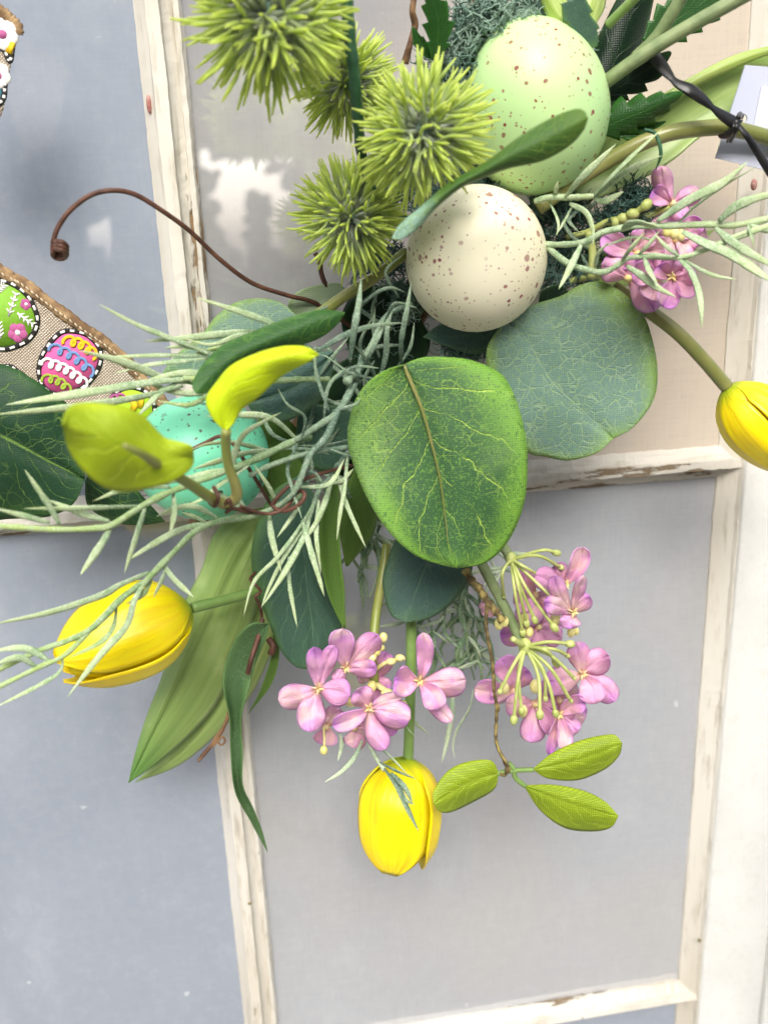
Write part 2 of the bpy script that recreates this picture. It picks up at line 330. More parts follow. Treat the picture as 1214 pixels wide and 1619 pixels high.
# ================================================================== the old door
def ground():
    mb = MB(); mb.box(-60, 60, -90, .12, -1.35, -1.3); o = bpy.data.objects.new('ground', mb.mesh('ground', smooth=False)); COL.objects.link(o)
    o.data.materials.append(M['ground']); o['kind'] = 'structure'
ground()
door = thing('glazed_door', 'old white door with grey panes and chipped cream glazing bars, behind all the flowers', 'door', (0, 0, 0))
XV = (-.0770, -.0612); XR = .1432; ZR1 = (.0036, .0168); ZR2 = (-.2772, -.2655)
TOPZ, BOTZ, LEFTX = .42, -.55, -.30
def strip(profile, a, b, along, n=90, jit=.0004, seed=1):
    """moulding bar: profile [(across, out)] swept along x or z with a slightly uneven edge"""
    rr = random.Random(seed); mb = MB(); k = len(profile); P = np.empty((n, k, 3))
    wob = [[0.0]*k for _ in range(n)]; cur = [0.0]*k
    for j in range(n):
        for i in range(k): cur[i] = cur[i]*.7+rr.uniform(-jit, jit); wob[j][i] = cur[i]
        if rr.random() < .06:
            i = rr.randrange(1, k-1); wob[j][i] -= jit*2.2
    for j in range(n):
        t = a+(b-a)*j/(n-1)
        for i, (c, o) in enumerate(profile):
            q = wob[j][i]; P[j, i] = (c+q, -o-q*.6, t) if along == 'z' else (t, -o-q*.6, c+q)
    mb.grid(P); return mb
xm = (XV[0]+XV[1])/2; w0 = XV[0]; w1 = XV[1]
prof = [(w0, -.0005), (w0, .0010), (w0+.0040, .0066), (w0+.0043, .0086), (w0+.0088, .0092), (w0+.0092, .0050), (w0+.0128, .0034), (w0+.0130, .0048), (w0+.0148, .0046), (w1, .0014), (w1, -.0005)]
mb = strip(prof, BOTZ, TOPZ, 'z', 420, .00016, 3)
part('glazing_bar', mb, M['putty'], door, 'upright chipped cream glazing bar', smooth=False)
def hbar(x0, x1, z0, z1, seed):
    p = [(z1, -.0005), (z1, .0012), (z1-.0040, .0050), (z1-.0044, .0076), (z0+.0052, .0084), (z0+.0048, .0050), (z0+.0016, .0036), (z0+.0014, .0022), (z0, .0012), (z0, -.0005)]
    return strip(p[::-1], x0, x1, 'x', 200, .0002, seed)
for a, b, z, s in ((XV[1]-.0010, XR+.0072, ZR1, 5), (LEFTX, XV[0]+.0010, ZR1, 6), (XV[1]-.0010, XR+.0072, ZR2, 7), (LEFTX, XV[0]+.0010, ZR2, 8)):
    part('glazing_bar', hbar(a, b, z[0], z[1], s), M['puttyh'], door, smooth=False)
# stile with a putty slope towards the glass
sp = [(XR, -.0005), (XR, .0012), (XR+.0062, .0070), (XR+.0070, .0088), (XR+.0074, .0090)]
part('putty_edge', strip(sp, BOTZ, TOPZ, 'z', 420, .00018, 11), M['putty'], door, smooth=False)
ST = .1848
sp = [(XR+.0074, -.0005), (XR+.0074, .0094), (XR+.0084, .0104), (ST-.0012, .0106), (ST, .0094), (ST, -.002)]
part('stile', strip(sp, BOTZ, TOPZ, 'z', 120, .00012, 12), M['stile'], door)
sp = [(ST+.0016, -.002), (ST+.0016, .0098), (ST+.0028, .0112), (ST+.06, .0112), (ST+.06, -.002)]
part('jamb', strip(sp, BOTZ, TOPZ, 'z', 60, .00012, 13), M['stile'], door)
mb = MB(); mb.box(ST+.0004, ST+.0014, -.004, .004, BOTZ, TOPZ); part('gap_strip', mb, M['bark'], door)  # narrow brown strip filling the gap between stile and jamb
for nm, mt, (px, py), rr_, st in (('rust_spot', 'bark', (1105, 1487), .0009, 1), ('red_paint_mark', 'redmark', (236, 165), .0009, 3.4), ('red_paint_mark', 'redmark', (1191, 292), .0012, 1.8), ('rust_spot', 'bark', (395, 1428), .0009, .6)):
    mb = MB(); mb.ball(at(px, py, {1105: 10.7, 236: 4.6, 1191: 9.4, 395: 9.2}[px]), rr_, (0, 0, 1), st, 10); part(nm, mb, M[mt], door)
def pane(x0, x1, z0, z1, mat, lab=None):
    mb = MB(); mb.box(x0, x1, 0, .003, z0, z1); part('glass_pane', mb, mat, door, lab, smooth=False)
e = .003
pane(LEFTX, XV[0]+e, ZR1[1]-e, TOPZ, M['glass_l']); pane(LEFTX, XV[0]+e, ZR2[1]-e, ZR1[0]+e, M['glass_l']); pane(LEFTX, XV[0]+e, BOTZ, ZR2[0]+e, M['glass_l'])
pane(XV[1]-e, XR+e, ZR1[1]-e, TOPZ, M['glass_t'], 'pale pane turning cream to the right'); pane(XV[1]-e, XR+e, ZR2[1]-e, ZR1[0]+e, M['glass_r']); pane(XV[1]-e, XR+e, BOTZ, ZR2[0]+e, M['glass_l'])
# added unseen wall; openings cut to place the sky patches the panes mirror
def shed():
    mb = MB(); y0, y1 = -6.15, -6.0
    cuts = {-7: [(-1.35, 3.2)], -1.02: [(-1.35, -.08), (.34, 3.2)], -.86: [(-1.35, .95), (1.05, 3.2)], -.68: [(-1.35, 3.2)], -.24: [(-1.35, -.10), (.80, 3.2)], .34: [(-1.35, .34), (.74, 3.2)], .46: [(-1.35, -.02), (.80, 3.2)], 1.16: [(-1.35, 3.2)]}
    xs = sorted(cuts)+[9]
    for i, x in enumerate(xs[:-1]):
        for a, b in cuts[x]: mb.box(x+.0005*i, xs[i+1]-.001+.0005*i, y0+.001*i, y1-.001*i, a, b)
    mb.box(-7.2, 9.2, -6.5, -5.6, 3.2, 3.32)
    o = bpy.data.objects.new('shed', mb.mesh('shed', smooth=False)); COL.objects.link(o); o.data.materials.append(M['shed']); o['kind'] = 'structure'
M['hedge'] = plain('mask_blob_green', '2E3A26', '46543A', 8, .8)
M['shed'] = plain('mask_wall_grey', '4E4A46', '5E5852', 6, .8)
shed()
def hedge():  # added unseen dark blobs that break up the mirrored sky patches
    rr = random.Random(4); mb = MB()
    for k in range(760):
        z = rr.choice((rr.uniform(-.3, .02), rr.uniform(.62, .95))); x = rr.uniform(-.45, 1.4)
        if k % 2 == 0: x = rr.choice((rr.gauss(.36, .10), rr.gauss(-.22, .04), rr.gauss(.10, .03), rr.gauss(.82, .06), rr.gauss(1.1, .1))); z = rr.uniform(-.2, .85) if x > .2 or x < 0 else rr.uniform(-.2, .4)
        if k % 7 == 0: x, z = rr.gauss(-.77, .09), rr.choice((.93, 1.06))+rr.gauss(0, .02)
        if k % 9 == 0: x, z = rr.gauss(-.94, .09), rr.choice((rr.gauss(-.06, .05), rr.gauss(.36, .04)))
        mb.ball((x, -5.9+rr.uniform(-.1, .05), z), rr.uniform(.02, .07), (rr.uniform(-1, 1), 0, rr.uniform(-1, 1)), rr.uniform(.5, 1.8), 6)
    o = bpy.data.objects.new('hedge', mb.mesh('hedge')); COL.objects.link(o); o.data.materials.append(M['hedge']); o['kind'] = 'structure'
hedge()
# ================================================================== leaves, straps, eggs, spiky balls
def leaf_mb(left, right, mid, h, nu=17, nv=30, cup=0.0, wave=0.0, wn=2.2, crease=0.0, serr=0, sera=0.0, curl=0.0):
    """outline chains base->tip and midrib in photo points (x, y[, h]); h = (base, tip) default height"""
    def fill(ch, eh):
        m = len(ch); out = []
        for i, p in enumerate(ch):
            t = i/(m-1); out.append((p[0], p[1], p[2] if len(p) > 2 else h[0]+(h[1]-h[0])*t+eh*math.sin(math.pi*t)))
        return out
    Lc, Rc, Mc = cr(fill(left, 0), nv+1), cr(fill(right, 0), nv+1), cr(fill(mid, 0), nv+1)
    mb = MB(); P = np.empty((nv+1, nu, 3)); ph = R.random()*6
    for j in range(nv+1):
        v = j/nv
        for i in range(nu):
            u = 2*i/(nu-1)-1; E = Lc[j] if u < 0 else Rc[j]; a = abs(u)
            q = Mc[j]*(1-a)+E*a
            if serr and 0 < j < nv: q = q+(E-Mc[j])*a**3*sera*(((v*serr) % 1)-.5)
            hh = q[2]+cup*(a*a)*math.sin(math.pi*min(1, v*1.02))+wave*a*math.sin(v*wn*6.28+ph+(1.3 if u > 0 else 0))-crease*math.exp(-(a/.12)**2)+curl*v**3
            P[j, i] = at(q[0], q[1], hh)
    mb.grid(P); return mb
def lance(mid, h, wid, **kw):
    """leaf from its midrib and half widths (photo px), wid = [(left, right) or number ...]"""
    NN = 27 if callable(wid) else 15
    P = cr([p[:2] for p in mid], NN); T = np.gradient(P, axis=0); T /= np.linalg.norm(T, axis=1)[:, None]+1e-9
    Nn = np.stack([T[:, 1], -T[:, 0]], 1); t = np.linspace(0, 1, NN)
    if callable(wid): wl = wr = np.array([wid(x) for x in t])
    else:
        wl = [x[0] if isinstance(x, tuple) else x for x in wid]; wr = [x[1] if isinstance(x, tuple) else x for x in wid]; g = np.linspace(0, 1, len(wid))
        wl = np.interp(t, g, wl); wr = np.interp(t, g, wr)
    hs_ = None
    if len(mid[0]) > 2: hs_ = cr([(p[2],) for p in mid], NN)[:, 0]
    def pk(Q): return [(q[0], q[1], hs_[i]) if hs_ is not None else (q[0], q[1]) for i, q in enumerate(Q)]
    return leaf_mb(pk(P+Nn*wl[:, None]), pk(P-Nn*wr[:, None]), pk(P), h, **kw)
LG = 'cloth leaves of the wreath'
def leaf(name, mb, mat, label, cat='leaf', group=LG, thick=.00025): return top(name, mb, mat, label, cat, group, thick)

# big round leaf in the middle
L = [(638, 577), (612, 584), (590, 597), (572, 615), (558, 642), (549, 690), (560, 738), (587, 800), (622, 849), (660, 880), (698, 893), (722, 898)]
Rr = [(638, 577), (660, 567), (689, 564), (742, 569), (791, 591), (815, 631), (831, 693), (833, 747), (827, 800), (804, 854), (769, 889), (722, 898)]
Md = [(638, 577), (652, 610), (668, 650), (682, 700), (696, 760), (704, 820), (708, 860), (722, 898)]
o = leaf('eucalyptus_leaf', leaf_mb(L, Rr, Md, (84, 92), nu=25, nv=40, cup=-4, wave=3.2, wn=1.3, crease=1.5), M['round'], 'largest round bright green leaf with yellow-green veins, below the cream egg')
mr = MB(); mr.tube(path([(p[0], p[1], 84.5+8*i/7) for i, p in enumerate(Md[:-1])], n=40), [.00065, .0005, .0003, .0001], 6); part('midrib', mr, M['stem_brown'], o)
# blue-green heart leaf
L = [(797, 507), (768, 560), (790, 650), (830, 712), (862, 722), (898, 728), (943, 716), (969, 693)]
Rr = [(797, 507), (840, 483), (889, 467), (911, 453), (947, 445), (983, 462), (1014, 493), (1031, 538), (1039, 591), (1031, 636), (1000, 676), (969, 693)]
Md = [(797, 507), (831, 535), (870, 600), (911, 640), (945, 672), (969, 693)]
leaf('eucalyptus_leaf', leaf_mb(L, Rr, Md, (56, 62), nu=25, nv=36, cup=-3, wave=1.5, crease=.8), M['heart'], 'broad blue-green heart shaped leaf with a pale net of veins, right of the cream egg')
leaf('eucalyptus_leaf', leaf_mb([(800, 515), (760, 510), (700, 512), (668, 533)], [(800, 515), (790, 550), (740, 558), (668, 533)], [(800, 515), (735, 530), (668, 533)], (50, 47)), M['teal'], 'small teal leaf tucked right under the cream egg')
leaf('eucalyptus_leaf', leaf_mb([(700, 810), (640, 830), (613, 885), (605, 925), (618, 972), (643, 984)], [(700, 810), (745, 850), (745, 905), (722, 945), (685, 975), (643, 984)], [(700, 810), (678, 880), (655, 940), (643, 984)], (60, 66), cup=-3), M['teal'], 'dark teal leaf hanging below the largest round leaf')
leaf('eucalyptus_leaf', leaf_mb([(475, 750), (430, 780), (403, 840), (398, 893), (408, 940), (425, 985), (445, 1030), (468, 1054), (490, 1058)], [(475, 750), (505, 800), (515, 880), (525, 945), (541, 994), (535, 1020), (511, 1045), (490, 1058)], [(475, 750), (478, 830), (485, 920), (495, 1000), (490, 1058)], (58, 66), nu=19, nv=36, cup=-5, crease=1.5, wave=1), M['deep'], 'long dark blue-green leaf above the middle pink blossoms')
leaf('eucalyptus_leaf', lance([(530, 742), (522, 810), (522, 880), (534, 950), (545, 993)], (66, 70), [(6, 6), (15, 14), (17, 16), (15, 14), (2, 2)][::1], cup=2), M['olive'], 'narrow upright olive leaf overlapping the dark blue-green one')
leaf('eucalyptus_leaf', lance([(575, 730), (570, 790), (562, 840), (548, 895)], (50, 46), [8, 32, 28, 2], cup=-3), M['olive'], 'olive leaf in shade between the narrow leaf and the round leaf')
leaf('eucalyptus_leaf', leaf_mb([(545, 494), (504, 490), (448, 505), (399, 525), (353, 545), (320, 578), (304, 608), (310, 622)], [(545, 494), (531, 515), (498, 538), (445, 552), (379, 575), (345, 611), (325, 622), (310, 622)], [(545, 494), (515, 503), (450, 528), (375, 562), (330, 600), (310, 622)], (84, 92), crease=0, cup=-4), M['fold'], 'folded dark green leaf above the brightest yellow-green leaf')
# curled dark leaf low left
leaf('curled_leaf', leaf_mb([(425, 986), (397, 986), (372, 1011), (354, 1057), (354, 1092), (363, 1135), (365, 1192), (372, 1252), (397, 1300), (423, 1347)], [(425, 986), (421, 1010), (404, 1050), (393, 1092), (382, 1135), (384, 1192), (384, 1241), (400, 1277), (414, 1312), (423, 1347)], [(425, 986), (405, 1005), (385, 1040), (373, 1085), (371, 1135), (375, 1192), (379, 1248), (399, 1288), (418, 1328), (423, 1347)], (66, 60), nu=13, nv=46, cup=3, wave=1.6, wn=3), M['curl'], 'long curled dark green leaf hanging over the upright glazing bar')
leaf('curled_leaf', leaf_mb([(432, 1000), (428, 1040), (412, 1090), (392, 1130)], [(432, 1000), (442, 1030), (430, 1080), (392, 1130)], [(432, 1000), (436, 1035), (420, 1085), (392, 1130)], (56, 54)), M['olive'], 'short olive leaf half hidden behind the long curled leaf')
# leaves at the left
leaf('eucalyptus_leaf', leaf_mb([(-90, 650), (-50, 585), (0, 575), (50, 597), (88, 626), (112, 650), (135, 757)], [(-90, 650), (-85, 760), (-40, 818), (20, 820), (80, 816), (118, 795), (135, 757)], [(-90, 650), (-40, 670), (20, 697), (80, 730), (135, 757)], (66, 60), nu=23, nv=34, cup=-5, crease=1.5, wave=1.5), M['dark'], 'big dark green leaf at the left edge below the burlap ribbon')
leaf('eucalyptus_leaf', leaf_mb([(135, 760), (150, 740), (200, 760), (235, 795), (262, 825)], [(135, 760), (140, 800), (180, 825), (220, 830), (262, 825)], [(135, 760), (180, 790), (225, 812), (262, 825)], (46, 42), cup=-2), M['dark'], 'dark green leaf showing below the blurred lime leaf beside the teal egg')
leaf('eucalyptus_leaf', leaf_mb([(470, 500), (445, 479), (415, 472), (376, 477), (343, 499), (318, 530), (280, 560), (255, 592)], [(470, 500), (480, 560), (430, 600), (350, 615), (290, 605), (255, 592)], [(470, 500), (420, 530), (350, 560), (255, 592)], (54, 46), nu=19, cup=-4), M['heart'], 'blue-green veined leaf rising behind the folded dark leaf')
leaf('eucalyptus_leaf', leaf_mb([(548, 470), (540, 450), (511, 449), (472, 460), (455, 482), (470, 500)], [(548, 470), (530, 490), (500, 498), (470, 500)], [(548, 470), (510, 475), (470, 500)], (44, 40)), M['pale'], 'small pale sage leaf above the folded dark leaf')
leaf('eucalyptus_leaf', leaf_mb([(530, 555), (470, 560), (420, 590), (389, 637)], [(530, 555), (517, 620), (484, 650), (448, 667), (409, 660), (389, 637)], [(530, 555), (470, 610), (389, 637)], (60, 54), nu=19, cup=-3, crease=1), M['teal'], 'blue-grey leaf right of the brightest yellow-green leaf')
leaf('eucalyptus_leaf', leaf_mb([(470, 660), (500, 640), (560, 650), (590, 700)], [(470, 660), (470, 720), (520, 745), (590, 700)], [(470, 660), (530, 690), (590, 700)], (40, 38)), M['deep'], 'shaded dark leaf deep in the middle behind the frosted stems')
leaf('eucalyptus_leaf', leaf_mb([(420, 640), (400, 690), (410, 760), (440, 820)], [(420, 640), (470, 680), (480, 760), (440, 820)], [(420, 640), (440, 730), (440, 820)], (38, 38)), M['olive'], 'shaded olive leaf right behind the teal egg')
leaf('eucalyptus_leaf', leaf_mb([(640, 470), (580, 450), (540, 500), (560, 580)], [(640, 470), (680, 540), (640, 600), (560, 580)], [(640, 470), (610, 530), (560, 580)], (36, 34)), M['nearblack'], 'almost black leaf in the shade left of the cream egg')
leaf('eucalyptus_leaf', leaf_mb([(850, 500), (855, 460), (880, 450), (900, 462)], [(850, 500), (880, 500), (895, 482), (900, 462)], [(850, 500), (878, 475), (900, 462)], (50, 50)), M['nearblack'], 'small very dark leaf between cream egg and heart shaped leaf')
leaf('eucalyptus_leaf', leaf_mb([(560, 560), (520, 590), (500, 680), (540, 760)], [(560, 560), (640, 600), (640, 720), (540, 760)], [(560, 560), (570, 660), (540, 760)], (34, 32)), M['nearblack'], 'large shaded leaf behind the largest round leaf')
# leaf lying over the two upper eggs
leaf('eucalyptus_leaf', leaf_mb([(620, 376), (632, 355), (666, 326), (709, 290), (771, 254), (814, 221), (857, 194), (897, 176), (920, 173), (929, 186)], [(620, 376), (633, 379), (659, 362), (686, 332), (725, 299), (755, 285), (804, 266), (857, 254), (900, 230), (923, 204), (929, 186)], [(620, 376), (645, 358), (676, 330), (718, 295), (762, 270), (810, 243), (858, 222), (897, 203), (929, 186)], (100, 112), nu=13, nv=40, cup=-3, curl=0), M['over'], 'slim green leaf lying across the green and cream speckled eggs')
# lime sprigs
LS = 'lime leaf sprigs'
t = thing('lime_sprig', 'bright and blurred yellow-green leaves on one hooked stalk before the teal egg', 'leaf sprig', at(362, 790, 96), LS)
part('leaf', leaf_mb([(356, 682), (336, 660), (326, 631), (343, 604), (366, 578), (409, 558), (448, 548), (485, 549), (504, 561)], [(356, 682), (369, 670), (382, 647), (409, 627), (445, 594), (485, 573), (504, 561)], [(356, 682), (350, 650), (365, 615), (400, 585), (450, 565), (504, 561)], (112, 118), cup=-4, wave=1), M['bright'], t, 'bright upright yellow-green leaf', .0004)
part('leaf', leaf_mb([(306, 722), (303, 739), (280, 757), (247, 769), (185, 777), (145, 756), (112, 716), (99, 672)], [(306, 722), (302, 704), (264, 694), (250, 683), (224, 657), (185, 642), (138, 637), (109, 644), (99, 672)], [(306, 722), (270, 722), (220, 705), (160, 690), (99, 672)], (134, 150), cup=-4, wave=1.5, nu=21), M['lime2'], t, 'broad out of focus lime leaf', .0004)
mb = MB(); mb.tube(path([(358, 680, 113), (357, 700, 110), (361, 735, 106), (372, 765, 103), (374, 785, 101), (358, 797, 100), (335, 788, 104), (300, 765, 116), (262, 742, 134), (225, 718, 148), (196, 704, 152)]), [.0013, .0013, .0016, .0016, .0014, .0012, .0006], 8); part('stalk', mb, M['stem_olive'], t)
mb = MB(); mb.tube(path([(365, 792, 102), (350, 800, 98), (380, 806, 92), (410, 812, 86), (440, 795, 80)]), .0006, 6); mb.tube(path([(338, 770, 104), (345, 785, 107), (340, 800, 104), (332, 795, 99)]), .0006, 6); mb.tube(path([(357, 797, 104), (362, 790, 106), (366, 803, 103), (358, 810, 100)]), .0006, 6); part('binding_wire', mb, M['wire'], t)
t = thing('lime_sprig', 'three small lime green leaves on a thin brown wire, right of the lowest yellow tulip', 'leaf sprig', at(800, 1217, 84), LS)
part('leaf', leaf_mb([(788, 1222), (775, 1202), (737, 1205), (707, 1220), (686, 1250), (685, 1270)], [(788, 1222), (780, 1248), (741, 1271), (711, 1284), (694, 1282), (685, 1270)], [(788, 1222), (740, 1238), (685, 1270)], (84, 88), cup=-3, crease=.6), M['lime'], t, None, .0004)
part('leaf', leaf_mb([(842, 1216), (874, 1190), (917, 1171), (950, 1163), (972, 1162), (983, 1175)], [(842, 1216), (865, 1230), (912, 1233), (955, 1216), (978, 1194), (983, 1175)], [(842, 1216), (912, 1202), (983, 1175)], (84, 88), cup=-3, crease=.6), M['lime'], t, None, .0004)
part('leaf', leaf_mb([(828, 1242), (874, 1241), (921, 1250), (955, 1267), (977, 1290)], [(828, 1242), (853, 1280), (891, 1308), (934, 1314), (965, 1308), (977, 1290)], [(828, 1242), (900, 1270), (977, 1290)], (84, 88), cup=-3, crease=.6), M['lime'], t, None, .0004)
mb = MB(); mb.tube(path([(786, 1224, 84), (800, 1220, 84), (815, 1218, 84), (843, 1217, 84)]), .0009, 7); mb.tube(path([(812, 1217, 84), (815, 1230, 84), (830, 1243, 84)]), .0009, 7); mb.tube(path([(803, 1206, 83), (812, 1216, 84)]), .001, 7); part('stalk', mb, M['stem_green'], t)
mb = MB(); mb.tube(path([(769, 958, 74), (769, 997, 76), (778, 1047, 79), (781, 1092, 81), (785, 1120, 82), (784, 1171, 83), (795, 1199, 85), (801, 1215, 87), (797, 1226, 86), (789, 1222, 84)], n=60), lambda v: .00062+.00012*math.sin(v*150), 6); mb.tube(path([(784, 1171, 83), (790, 1190, 86), (800, 1205, 87), (805, 1218, 87), (796, 1226, 86)]), .0005, 6); mb.tube(path([(786, 1110, 82), (789, 1120, 83), (788, 1124, 84)]), .0003, 5); part('binding_wire', mb, M['bark'], t)
mb = MB(); mb.tube(path([(735, 900, 66), (743, 915, 68), (757, 930, 70), (767, 946, 72), (780, 962, 74), (795, 982, 76)], n=34), lambda v: .0013+.0003*math.sin(v*40)+.0002*math.sin(v*91), 8); top('twig', mb, M['bark'], 'short thick knotty brown twig left of the upper pink umbel', 'twig')
# serrated leaves top right and top left
SG = 'serrated leaves at the top'
def ser(mid, h, wid, lab, mat='serrated', serr=5, sera=.55, **kw): leaf('serrated_leaf', lance(mid, h, wid, nu=11, nv=44, serr=serr, sera=sera, **kw), M[mat], lab, group=SG, thick=.0004)
ser([(685, 95), (693, 55), (690, 20), (672, -25)], (60, 66), [4, 19, 22, 17, 3], 'toothed green leaf rising left of the moss', serr=4)
ser([(690, 95), (672, 78), (660, 62), (652, 42)], (58, 60), [3, 10, 9, 1], 'small pointed green leaf beside the toothed leaf left of the moss', serr=3, sera=.3)
ser([(945, 205), (985, 188), (1025, 172), (1078, 146)], (60, 74), [12, 30, 26, 16, 2], 'green toothed leaf just right of the green speckled egg', cup=-3)
ser([(965, 205), (1000, 208), (1030, 200), (1052, 192)], (60, 66), [8, 13, 8, 1], 'lower lobe shaped green leaf right of the green egg', serr=3, sera=.3)
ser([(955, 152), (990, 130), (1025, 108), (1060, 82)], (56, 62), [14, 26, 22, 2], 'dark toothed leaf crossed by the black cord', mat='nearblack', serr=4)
ser([(905, 0), (915, 30), (932, 55), (940, 75)], (64, 62), [22, 22, 18, 3], 'dusky green toothed leaf touching the top of the green egg', mat='deep', serr=3, sera=.3)
ser([(1020, 70), (1070, 30), (1130, -10), (1190, -50)], (50, 52), [10, 34, 36, 26, 8], 'dark toothed leaf behind the two pale stems at the top right', serr=7, sera=.4)
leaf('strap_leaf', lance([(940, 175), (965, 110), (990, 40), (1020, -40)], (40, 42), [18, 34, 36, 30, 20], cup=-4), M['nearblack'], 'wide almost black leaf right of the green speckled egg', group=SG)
leaf('strap_leaf', lance([(900, 45), (878, 10), (862, -40)], (60, 58), [12, 20, 18, 14], cup=-3), M['strap3'], 'yellow-green strap leaf above the green egg, the left one', group=SG)
leaf('strap_leaf', lance([(925, 40), (935, 0), (945, -45)], (54, 52), [14, 22, 22, 14], cup=-3), M['strap3'], 'yellow-green strap leaf above the green egg, the right one', group=SG)
mb = MB(); mb.tube(path([(1041, 222, 72), (1044, 245, 72), (1036, 268, 70)]), [.0007, .0006, .0002], 6); mb.tube(path([(1018, 205, 70), (1034, 210, 71), (1041, 224, 72)]), .0006, 6); top('leaf_stalk', mb, M['stem_dark'], 'tiny dark stalk hanging below the toothed leaf right of the green egg', 'stalk')
SP = 'pale ribbed stems at the top right'
for pts, r, lab in (([(950, 135, 60), (1000, 98, 66), (1075, 50, 72), (1190, -15, 80)], .0019, 'longer pale ribbed stem at the top right, ending on the green egg'), ([(1003, 92, 62), (1040, 55, 66), (1080, -10, 72)], .0017, 'pale ribbed stem branching up from the longer one'), ([(960, 40, 62), (985, 15, 66), (1020, -20, 72)], .0013, 'short pale stem at the top edge between dark leaves')):
    mb = MB(); mb.tube(path(pts, n=30), r, 16, ridge=.07); top('stem', mb, M['stem_green' if r < .0015 else 'stem_grey'], lab, 'stem', SP)

# tulips and their strap leaves
def tulip(base, tip, rad, stem, label, rot=0.0, tipr=.42, n=6, open_=0.0, sr=.0018):
    A, B = at(*base), at(*tip); ax = B-A; Ln = np.linalg.norm(ax); ax /= Ln
    t = thing('tulip', label, 'flower', A, 'yellow tulips')
    tocam = CAM-A; e1 = tocam-tocam.dot(ax)*ax; e1 /= np.linalg.norm(e1); e2 = np.cross(ax, e1)
    def pr(v): return (math.sin(min(1, v/.50)*math.pi/2)**.75 if v < .5 else tipr+(1-tipr)*math.cos((v-.5)/.5*math.pi/2)**.8)
    for k in range(n):
        outer = k % 2 == 0; off = 1.0 if outer else .91; a0 = rot+2*math.pi*k/n; ln = Ln*(1.0 if outer else .965)*(1+.03*math.sin(k*2.3)); nu, nv = 17, 26
        P = np.empty((nv+1, nu, 3)); hw = 1.02 if outer else .9
        for j in range(nv+1):
            v = j/nv; ww = hw*min(1, .55+v*2.0)*(1-max(0, (v-.66)/.34)**3.2*.68)
            for i in range(nu):
                u = 2*i/(nu-1)-1; an = a0+u*ww; ee = (1-max(0, (v-.75)/.25)**2*.25)
                rr = rad*pr(v)*off*ee*(1+.06*abs(u)**3*(1 if outer else -1)+open_*v*v)+.00035*math.sin(u*9+k)*math.sin(v*3.1)+.0003*math.sin(u*4+v*5+k*2)*math.sin(v*3.1)
                rr = max(rr, .0009 if v < .02 else 0)-rad*.07*math.exp(-(u/.08)**2)*math.sin(math.pi*v)*.5
                s_ = v**1.25 if v < .5 else v+(.5**1.25-.5)*(1-v)/.5
                P[j, i] = A+ax*ln*s_+(e1*math.cos(an)+e2*math.sin(an))*rr
        mb = MB(); mb.grid(P); part('petal', mb, M['tulip'], t, None, .0005)
    if stem:
        mb = MB(); mb.tube(path(stem, n=30), sr, 16); part('stem', mb, M['stem_brown' if sr > .0020 else 'stem_green'], t)
    return t
tulip((302, 962, 66), (92, 1050, 80), .0148, [(304, 961, 66), (350, 950, 62), (400, 936, 56), (450, 915, 48)], 'large yellow tulip bud lying sideways at the left with frosted grass over it', rot=.35, tipr=.50)
tulip((638, 1198, 62), (630, 1369, 72), .0146, [(645, 1204, 62), (647, 1150, 60), (649, 1080, 58), (650, 1000, 54), (648, 900, 48)], 'yellow tulip bud pointing down, lowest of the flowers', rot=.36, tipr=.74, sr=.0019)
tulip((1148, 612, 62), (1262, 740, 70), .0113, [(1150, 614, 62), (1110, 567, 61), (1070, 526, 59), (1020, 488, 54), (970, 455, 46)], 'glossy yellow tulip bud cut by the right edge of the picture', rot=.8, tipr=.40, sr=.0023)
TS = 'broad plastic tulip leaves'
leaf('tulip_leaf', leaf_mb([(425, 800), (380, 812), (341, 841), (319, 901), (290, 960), (259, 1064), (232, 1135), (214, 1195), (204, 1237)], [(425, 800), (425, 850), (415, 920), (397, 986), (372, 1050), (340, 1115), (300, 1162), (250, 1205), (204, 1237)], [(425, 800), (400, 850), (365, 915), (330, 990), (285, 1080), (240, 1165), (204, 1237)], (44, 52), nu=21, nv=40, cup=-6, crease=1.0), M['strap'], 'broad ribbed green tulip leaf slanting down below the sideways tulip', 'tulip leaf', TS, .0006)
leaf('tulip_leaf', leaf_mb([(450, 880), (400, 950), (340, 1080), (260, 1190), (215, 1236)], [(450, 880), (440, 990), (418, 1057), (388, 1110), (340, 1163), (283, 1209), (215, 1236)], [(450, 880), (420, 970), (370, 1090), (290, 1190), (215, 1236)], (36, 42), nu=13, cup=-3), M['strap2'], 'paler smooth tulip leaf showing along the right side of the ribbed one', 'tulip leaf', TS, .0006)
leaf('tulip_leaf', leaf_mb([(860, 318), (930, 240), (1000, 182), (1060, 145), (1130, 105), (1190, 82), (1260, 60)], [(860, 318), (930, 316), (1000, 290), (1060, 255), (1110, 214), (1180, 180), (1260, 150)], [(860, 318), (940, 275), (1010, 235), (1080, 190), (1160, 140), (1260, 105)], (46, 50), nu=17, cup=4, crease=0), M['strap2'], 'wide pale green tulip leaf running behind the white tag', 'tulip leaf', TS, .0006)
leaf('tulip_leaf', leaf_mb([(990, 192), (1040, 155), (1100, 118), (1160, 88), (1214, 74), (1260, 66)], [(990, 192), (1045, 172), (1100, 136), (1160, 108), (1214, 86), (1260, 78)], [(990, 192), (1042, 163), (1100, 127), (1160, 98), (1214, 80), (1260, 72)], (53, 56), nu=9, cup=-1), M['strap3'], 'yellow-green rolled edge of a tulip leaf above the white tag', 'tulip leaf', TS, .0006)
